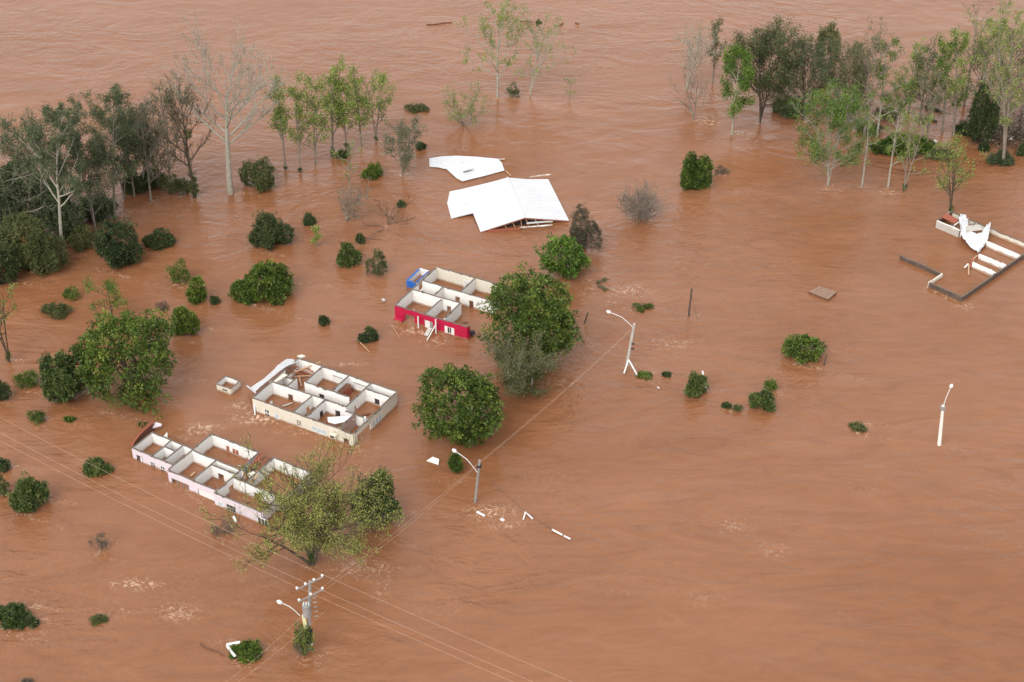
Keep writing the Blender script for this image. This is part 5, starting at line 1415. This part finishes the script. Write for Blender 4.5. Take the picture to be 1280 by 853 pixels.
tree('dark_tree', 'tall dark dense tree with many stems in the flooded grove', 950, 153, 32, 40, 'bark_dark', 'ink', 8000, (0.26, 0.11), 0.30, group=G3, stems=6, t0=0.25, nl=9, n2=5, n3=4, fork=0.5, el=(0.2, 0.8))
tree('dark_tree', 'dark slanting tree next to the tall dark dense tree', 1003, 150, 50, 42, 'bark_dark', 'slate', 4200, (0.24, 0.10), 0.22, group=G3, stems=5, t0=0.22, nl=9, n2=5, n3=4, fork=0.5, tipx=1030)
bush('dense_tree', 'round olive crown rising above the dark slanting tree', 'tree', 1028, 26, 100, 17, 'olivefine', 1.0, G3)
tree('leafy_tree', 'bright green tree with pale stems standing before the low green island bush', 1035, 232, 104, 46, 'bark_pale', 'bright', 5200, (0.28, 0.12), 0.22, group=G3, stems=3, t0=0.22, nl=12, n2=5, n3=3, fork=0.25, cl_frac=0.75)
tree('slender_tree', 'dead pale stem beside the bright green tree with pale stems', 1077, 234, 128, 18, 'bark_pale', 'lime', 160, (0.24, 0.1), 0.12, group=G3, t0=0.3, nl=8, n2=3, n3=2)
tree('slender_tree', 'slender pale tree with few leaves before the low green island bush', 1110, 234, 132, 18, 'bark_pale', 'lime', 240, (0.24, 0.1), 0.12, group=G3, t0=0.3, nl=8, n2=3, n3=2)
tree('slender_tree', 'slender leafy tree with creeper, beside the few leaved pale tree', 1130, 238, 122, 24, 'bark_grey', 'lime', 500, (0.26, 0.11), 0.16, group=G3, stems=2, t0=0.25, nl=9, n2=4, n3=2, ivy=0.9)
tree('bare_tree', 'tall bare topped tree with forked crown inside the flooded grove', 1080, 172, 20, 30, 'bark_grey', 'olive', 600, (0.22, 0.09), 0.12, group=G3, stems=2, t0=0.4, nl=10, n2=5, n3=3)
tree('poplar', 'leafy poplar beside the bare topped forked tree', 1096, 172, 44, 26, 'bark_pale', 'bright', 1300, (0.28, 0.12), 0.18, group=G3, t0=0.2, nl=14, n2=4, n3=3, shape='column')
tree('poplar', 'thin forked poplar behind the low green island bush', 1136, 140, 34, 24, 'bark_pale', 'lime', 900, (0.26, 0.11), 0.16, group=G3, stems=2, t0=0.25, nl=9, n2=4, n3=2, shape='column')
tree('poplar', 'full leaved poplar, first of a pair past the island bush', 1178, 166, 40, 24, 'bark_grey', 'bright', 1500, (0.28, 0.12), 0.2, group=G3, t0=0.22, nl=14, n2=4, n3=3, shape='column', tipx=1186)
tree('poplar', 'full leaved poplar, second of a pair past the island bush', 1192, 170, 26, 24, 'bark_grey', 'lime', 1300, (0.28, 0.12), 0.2, group=G3, t0=0.25, nl=14, n2=4, n3=3, shape='column', tipx=1200)
tree('bare_tree', 'tall thin leafless tree behind the pair of poplars', 1205, 132, -4, 26, 'bark_grey', 'olive', 140, (0.22, 0.09), 0.12, group=G3, t0=0.35, nl=12, n2=4, n3=3)
tree('poplar', 'poplar behind the dark creeper covered shrub', 1228, 112, 22, 24, 'bark_pale', 'lime', 1100, (0.26, 0.11), 0.18, group=G3, t0=0.25, nl=13, n2=4, n3=2, shape='column')
tree('poplar', 'tallest poplar with twin trunks next to the debris raft', 1254, 206, -14, 38, 'bark_grey', 'lime', 1900, (0.28, 0.12), 0.2, group=G3, stems=2, t0=0.3, nl=13, n2=5, n3=3, fork=0.2, tipx=1268)
tree('slender_tree', 'small leafy tree in front of the sunken ruin corner', 1188, 266, 168, 30, 'bark_dark', 'lime', 800, (0.26, 0.11), 0.16, group=G3, stems=3, t0=0.25, nl=8, n2=4, n3=2, ivy=0.8, fork=0.4)
tree('leafy_tree', 'olive leaved tree filling the gap beside the dark slanting tree', 1054, 152, 46, 28, 'bark_grey', 'olive', 2600, (0.25, 0.10), 0.22, group=G3, stems=2, t0=0.22, nl=12, n2=5, n3=4, fork=0.3)
tree('slender_tree', 'grey twiggy tree between the forked poplar and the first of the pair', 1158, 176, 76, 22, 'bark_grey', 'olive', 700, (0.24, 0.1), 0.15, group=G3, stems=2, t0=0.25, nl=10, n2=5, n3=4)
tree('slender_tree', 'young lime leaved tree just behind the island bush', 1118, 158, 92, 22, 'bark_grey', 'lime', 800, (0.26, 0.11), 0.16, group=G3, stems=2, t0=0.25, nl=9, n2=4, n3=3)
bush('brush', 'ragged olive brush between the dead pale stem and the olive leaved tree', 'bush', 1086, 148, 172, 20, 'olive', 0.45)
bush('brush', 'dark low brush between the pair of poplars and the creeper covered shrub', 'bush', 1206, 150, 172, 15, 'fine', 0.45)
bush('brush', 'dull olive brush behind the tall dark dense tree stems', 'bush', 985, 118, 150, 24, 'slatefine', 0.5)
for lab, bx, by, yt, hw, lm, nf in (('slender olive tree beside the bare topped forked tree', 1064, 162, 52, 24, 'olive', 1300), ('slender grey green tree beside the thin forked poplar', 1149, 152, 48, 24, 'slate', 1300),
        ('slender olive tree between the leafless tree and the creeper covered shrub', 1217, 150, 36, 24, 'olive', 1200), ('slender grey green tree behind the tallest twin trunked poplar', 1242, 164, 20, 28, 'slate', 1500),
        ('thin olive tree standing at the debris raft', 1274, 160, 10, 26, 'olive', 1300)):
    tree('slender_tree', lab, bx, by, yt, hw, 'bark_grey', lm, nf, (0.25, 0.10), 0.18, group=G3, stems=2, t0=0.22, nl=11, n2=5, n3=4, fork=0.25)
bush('brush', 'olive brush between the island bush and the small leafy tree', 'bush', 1172, 184, 206, 24, 'olive', 0.4)
bush('brush', 'grey green brush at the foot of the tallest twin trunked poplar', 'bush', 1248, 184, 210, 20, 'slatefine', 0.45)
bush('island_bush', 'low wide green bush among slender trunks of the flooded grove', 'bush', 1125, 160, 203, 42, 'broad', 0.4)
bush('creeper_shrub', 'dark creeper covered shrub beside the debris raft', 'bush', 1224, 106, 186, 21, 'fine', 0.75)
bush('small_bush', 'dark tuft at the foot of the dark creeper covered shrub', 'bush', 1229, 176, 192, 8, 'fine', 0.5)
bush('small_bush', 'dull dark brush behind the island bush', 'bush', 1108, 130, 152, 18, 'olive', 0.4, sp=1.3)
bush('small_bush', 'tangle of dark driftwood behind the bright green tree', 'bush', 1055, 128, 160, 16, 'dead', 0.4, sp=1.2)
plank('dark driftwood log lying behind the pair of poplars', (1157, 133), 0.2, (1178, 140), 0.15, 0.7, 0.5, 'dark', name='drifting_log', cat='log')
plank('second dark driftwood log behind the pair of poplars', (1154, 148), 0.15, (1172, 152), 0.12, 0.5, 0.4, 'dark', name='drifting_log', cat='log')
bush('small_bush', 'dark tuft on the water past the debris raft', 'bush', 1278, 176, 198, 9, 'fine', 0.5)
# debris raft with bottles
raft = tree('debris_raft', 'dark raft of branches and rubbish caught behind the tallest poplar', 1258, 172, 160, 34, 'bark_dark', 'dead', 2600, (0.3, 0.12), 0.5, cat='debris raft', stems=8, t0=0.05, nl=9, n2=4, n3=2, el=(-0.1, 0.4), fork=0.9)
rg = random.Random(5)
for i in range(16):
    x, y = rg.uniform(1226, 1279), rg.uniform(150, 176)
    plank('white plastic bottle among the debris raft branches', (x, y), 0.5, (x + rg.uniform(-3, 3), y + rg.uniform(-1, 1.5)), 0.55, 0.22, 0.22, 'porcelain', 'bottles on the debris raft', 'plastic_bottle', 'bottle')
plank('white scrap caught in the island bush', (1109, 180), 0.9, (1112, 181), 0.9, 0.25, 0.2, 'porcelain', name='floating_scrap', cat='scrap')
plank('white scrap adrift between island bush and pair of poplars', (1167, 176), 0.1, (1171, 177), 0.1, 0.3, 0.2, 'porcelain', name='floating_scrap', cat='scrap')
# white scraps on the drift bush
plank('long white scrap lying on the green drift bush', (283, 806), 0.7, (300, 803), 1.1, 0.28, 0.08, 'porcelain', name='white_scrap', cat='scrap')
plank('bent white scrap crossing the long scrap on the drift bush', (284, 808), 0.8, (294, 821), 0.5, 0.22, 0.08, 'porcelain', name='white_scrap', cat='scrap')
plank('dark stick trailing from the drift bush', (250, 804), 0.1, (280, 820), 0.1, 0.14, 0.12, 'brown', name='drifting_stick', cat='stick')
plank('drifting stick next to the tiny bush', (455, 297), 0.15, (478, 300), 0.05, 0.12, 0.1, 'brown', name='drifting_stick', cat='stick')
plank('white broken crate scrap floating off the front corner of the crimson house', (478, 374), 0.25, (481, 376.5), 0.2, 0.3, 0.18, 'concrete', name='floating_scrap', cat='scrap')
plank('dark strap hanging in the water below the round dark tree', (448, 690), 0.1, (447, 681), 0.9, 0.25, 0.1, 'dark', name='dark_scrap', cat='scrap')

# boards adrift inside the roofless rooms
rg = random.Random(17)
for h_, lab, grp, spots in ((hc, 'loose board floating inside a roofless room of the cream house', 'boards adrift in the cream house', ((0.08, 0.2), (0.2, 0.3), (0.33, 0.75), (0.62, 0.2), (0.64, 0.75), (0.85, 0.6))),
                            (hl, 'loose board floating inside a roofless room of the lilac house', 'boards adrift in the lilac house', ((0.2, 0.3), (0.7, 0.2), (0.5, 0.75), (0.8, 0.8))),
                            (hr, 'loose board floating inside a roofless room of the crimson house', 'boards adrift in the crimson house', ((0.15, 0.2), (0.28, 0.8), (0.75, 0.8), (0.8, 0.3)))):
    for u_, v_ in spots:
        c = h_.pt(u_, v_, 0.06)
        an = rg.uniform(0, 3.14)
        d = np.array([math.cos(an), math.sin(an), 0.03]) * rg.uniform(0.3, 0.7)
        m = MB(); m.beam(-d, d, rg.uniform(0.1, 0.28), 0.05)
        o = m.build('loose_board', M[rg.choice(['timber', 'brown', 'concrete', 'clay'])]); o.location = c
        tag(o, lab, 'board', grp)
# ripples and froth trailing off everything that stands in the current
WX, WY = WATER_XY
att = water.data.attributes['tint'].data
foam = np.empty(len(WX), dtype=np.float32)
att.foreach_get('value', foam)
for h_ in (hc, hl, hr, rn):
    for f_ in np.linspace(0, 1, 9):
        q = h_.pt(f_, -0.02)
        WAKES.append((q[0], q[1], 0.5))
rgw = np.random.default_rng(3)
for x, y, a in WAKES:
    k = rgw.uniform(0.15, 0.75)
    dx, dy = WX - x, WY - y
    sel_ = (np.abs(dx) < 12) & (np.abs(dy) < 8)
    lx = dx[sel_] * 0.95 - dy[sel_] * 0.3                     # the current sets across the plain
    ly = dx[sel_] * 0.3 + dy[sel_] * 0.95
    tail = np.exp(-np.maximum(lx, 0) / (1.2 + 2.2 * a)) * np.exp(-np.maximum(-lx, 0) ** 2 / (0.5 * a * a + 0.3))
    w_ = np.exp(-((np.abs(ly) - 0.75 * a - 0.15 * np.maximum(lx, 0)) ** 2) / 0.5)
    foam[sel_] = np.maximum(foam[sel_], k * tail * w_)
att.foreach_set('value', foam)
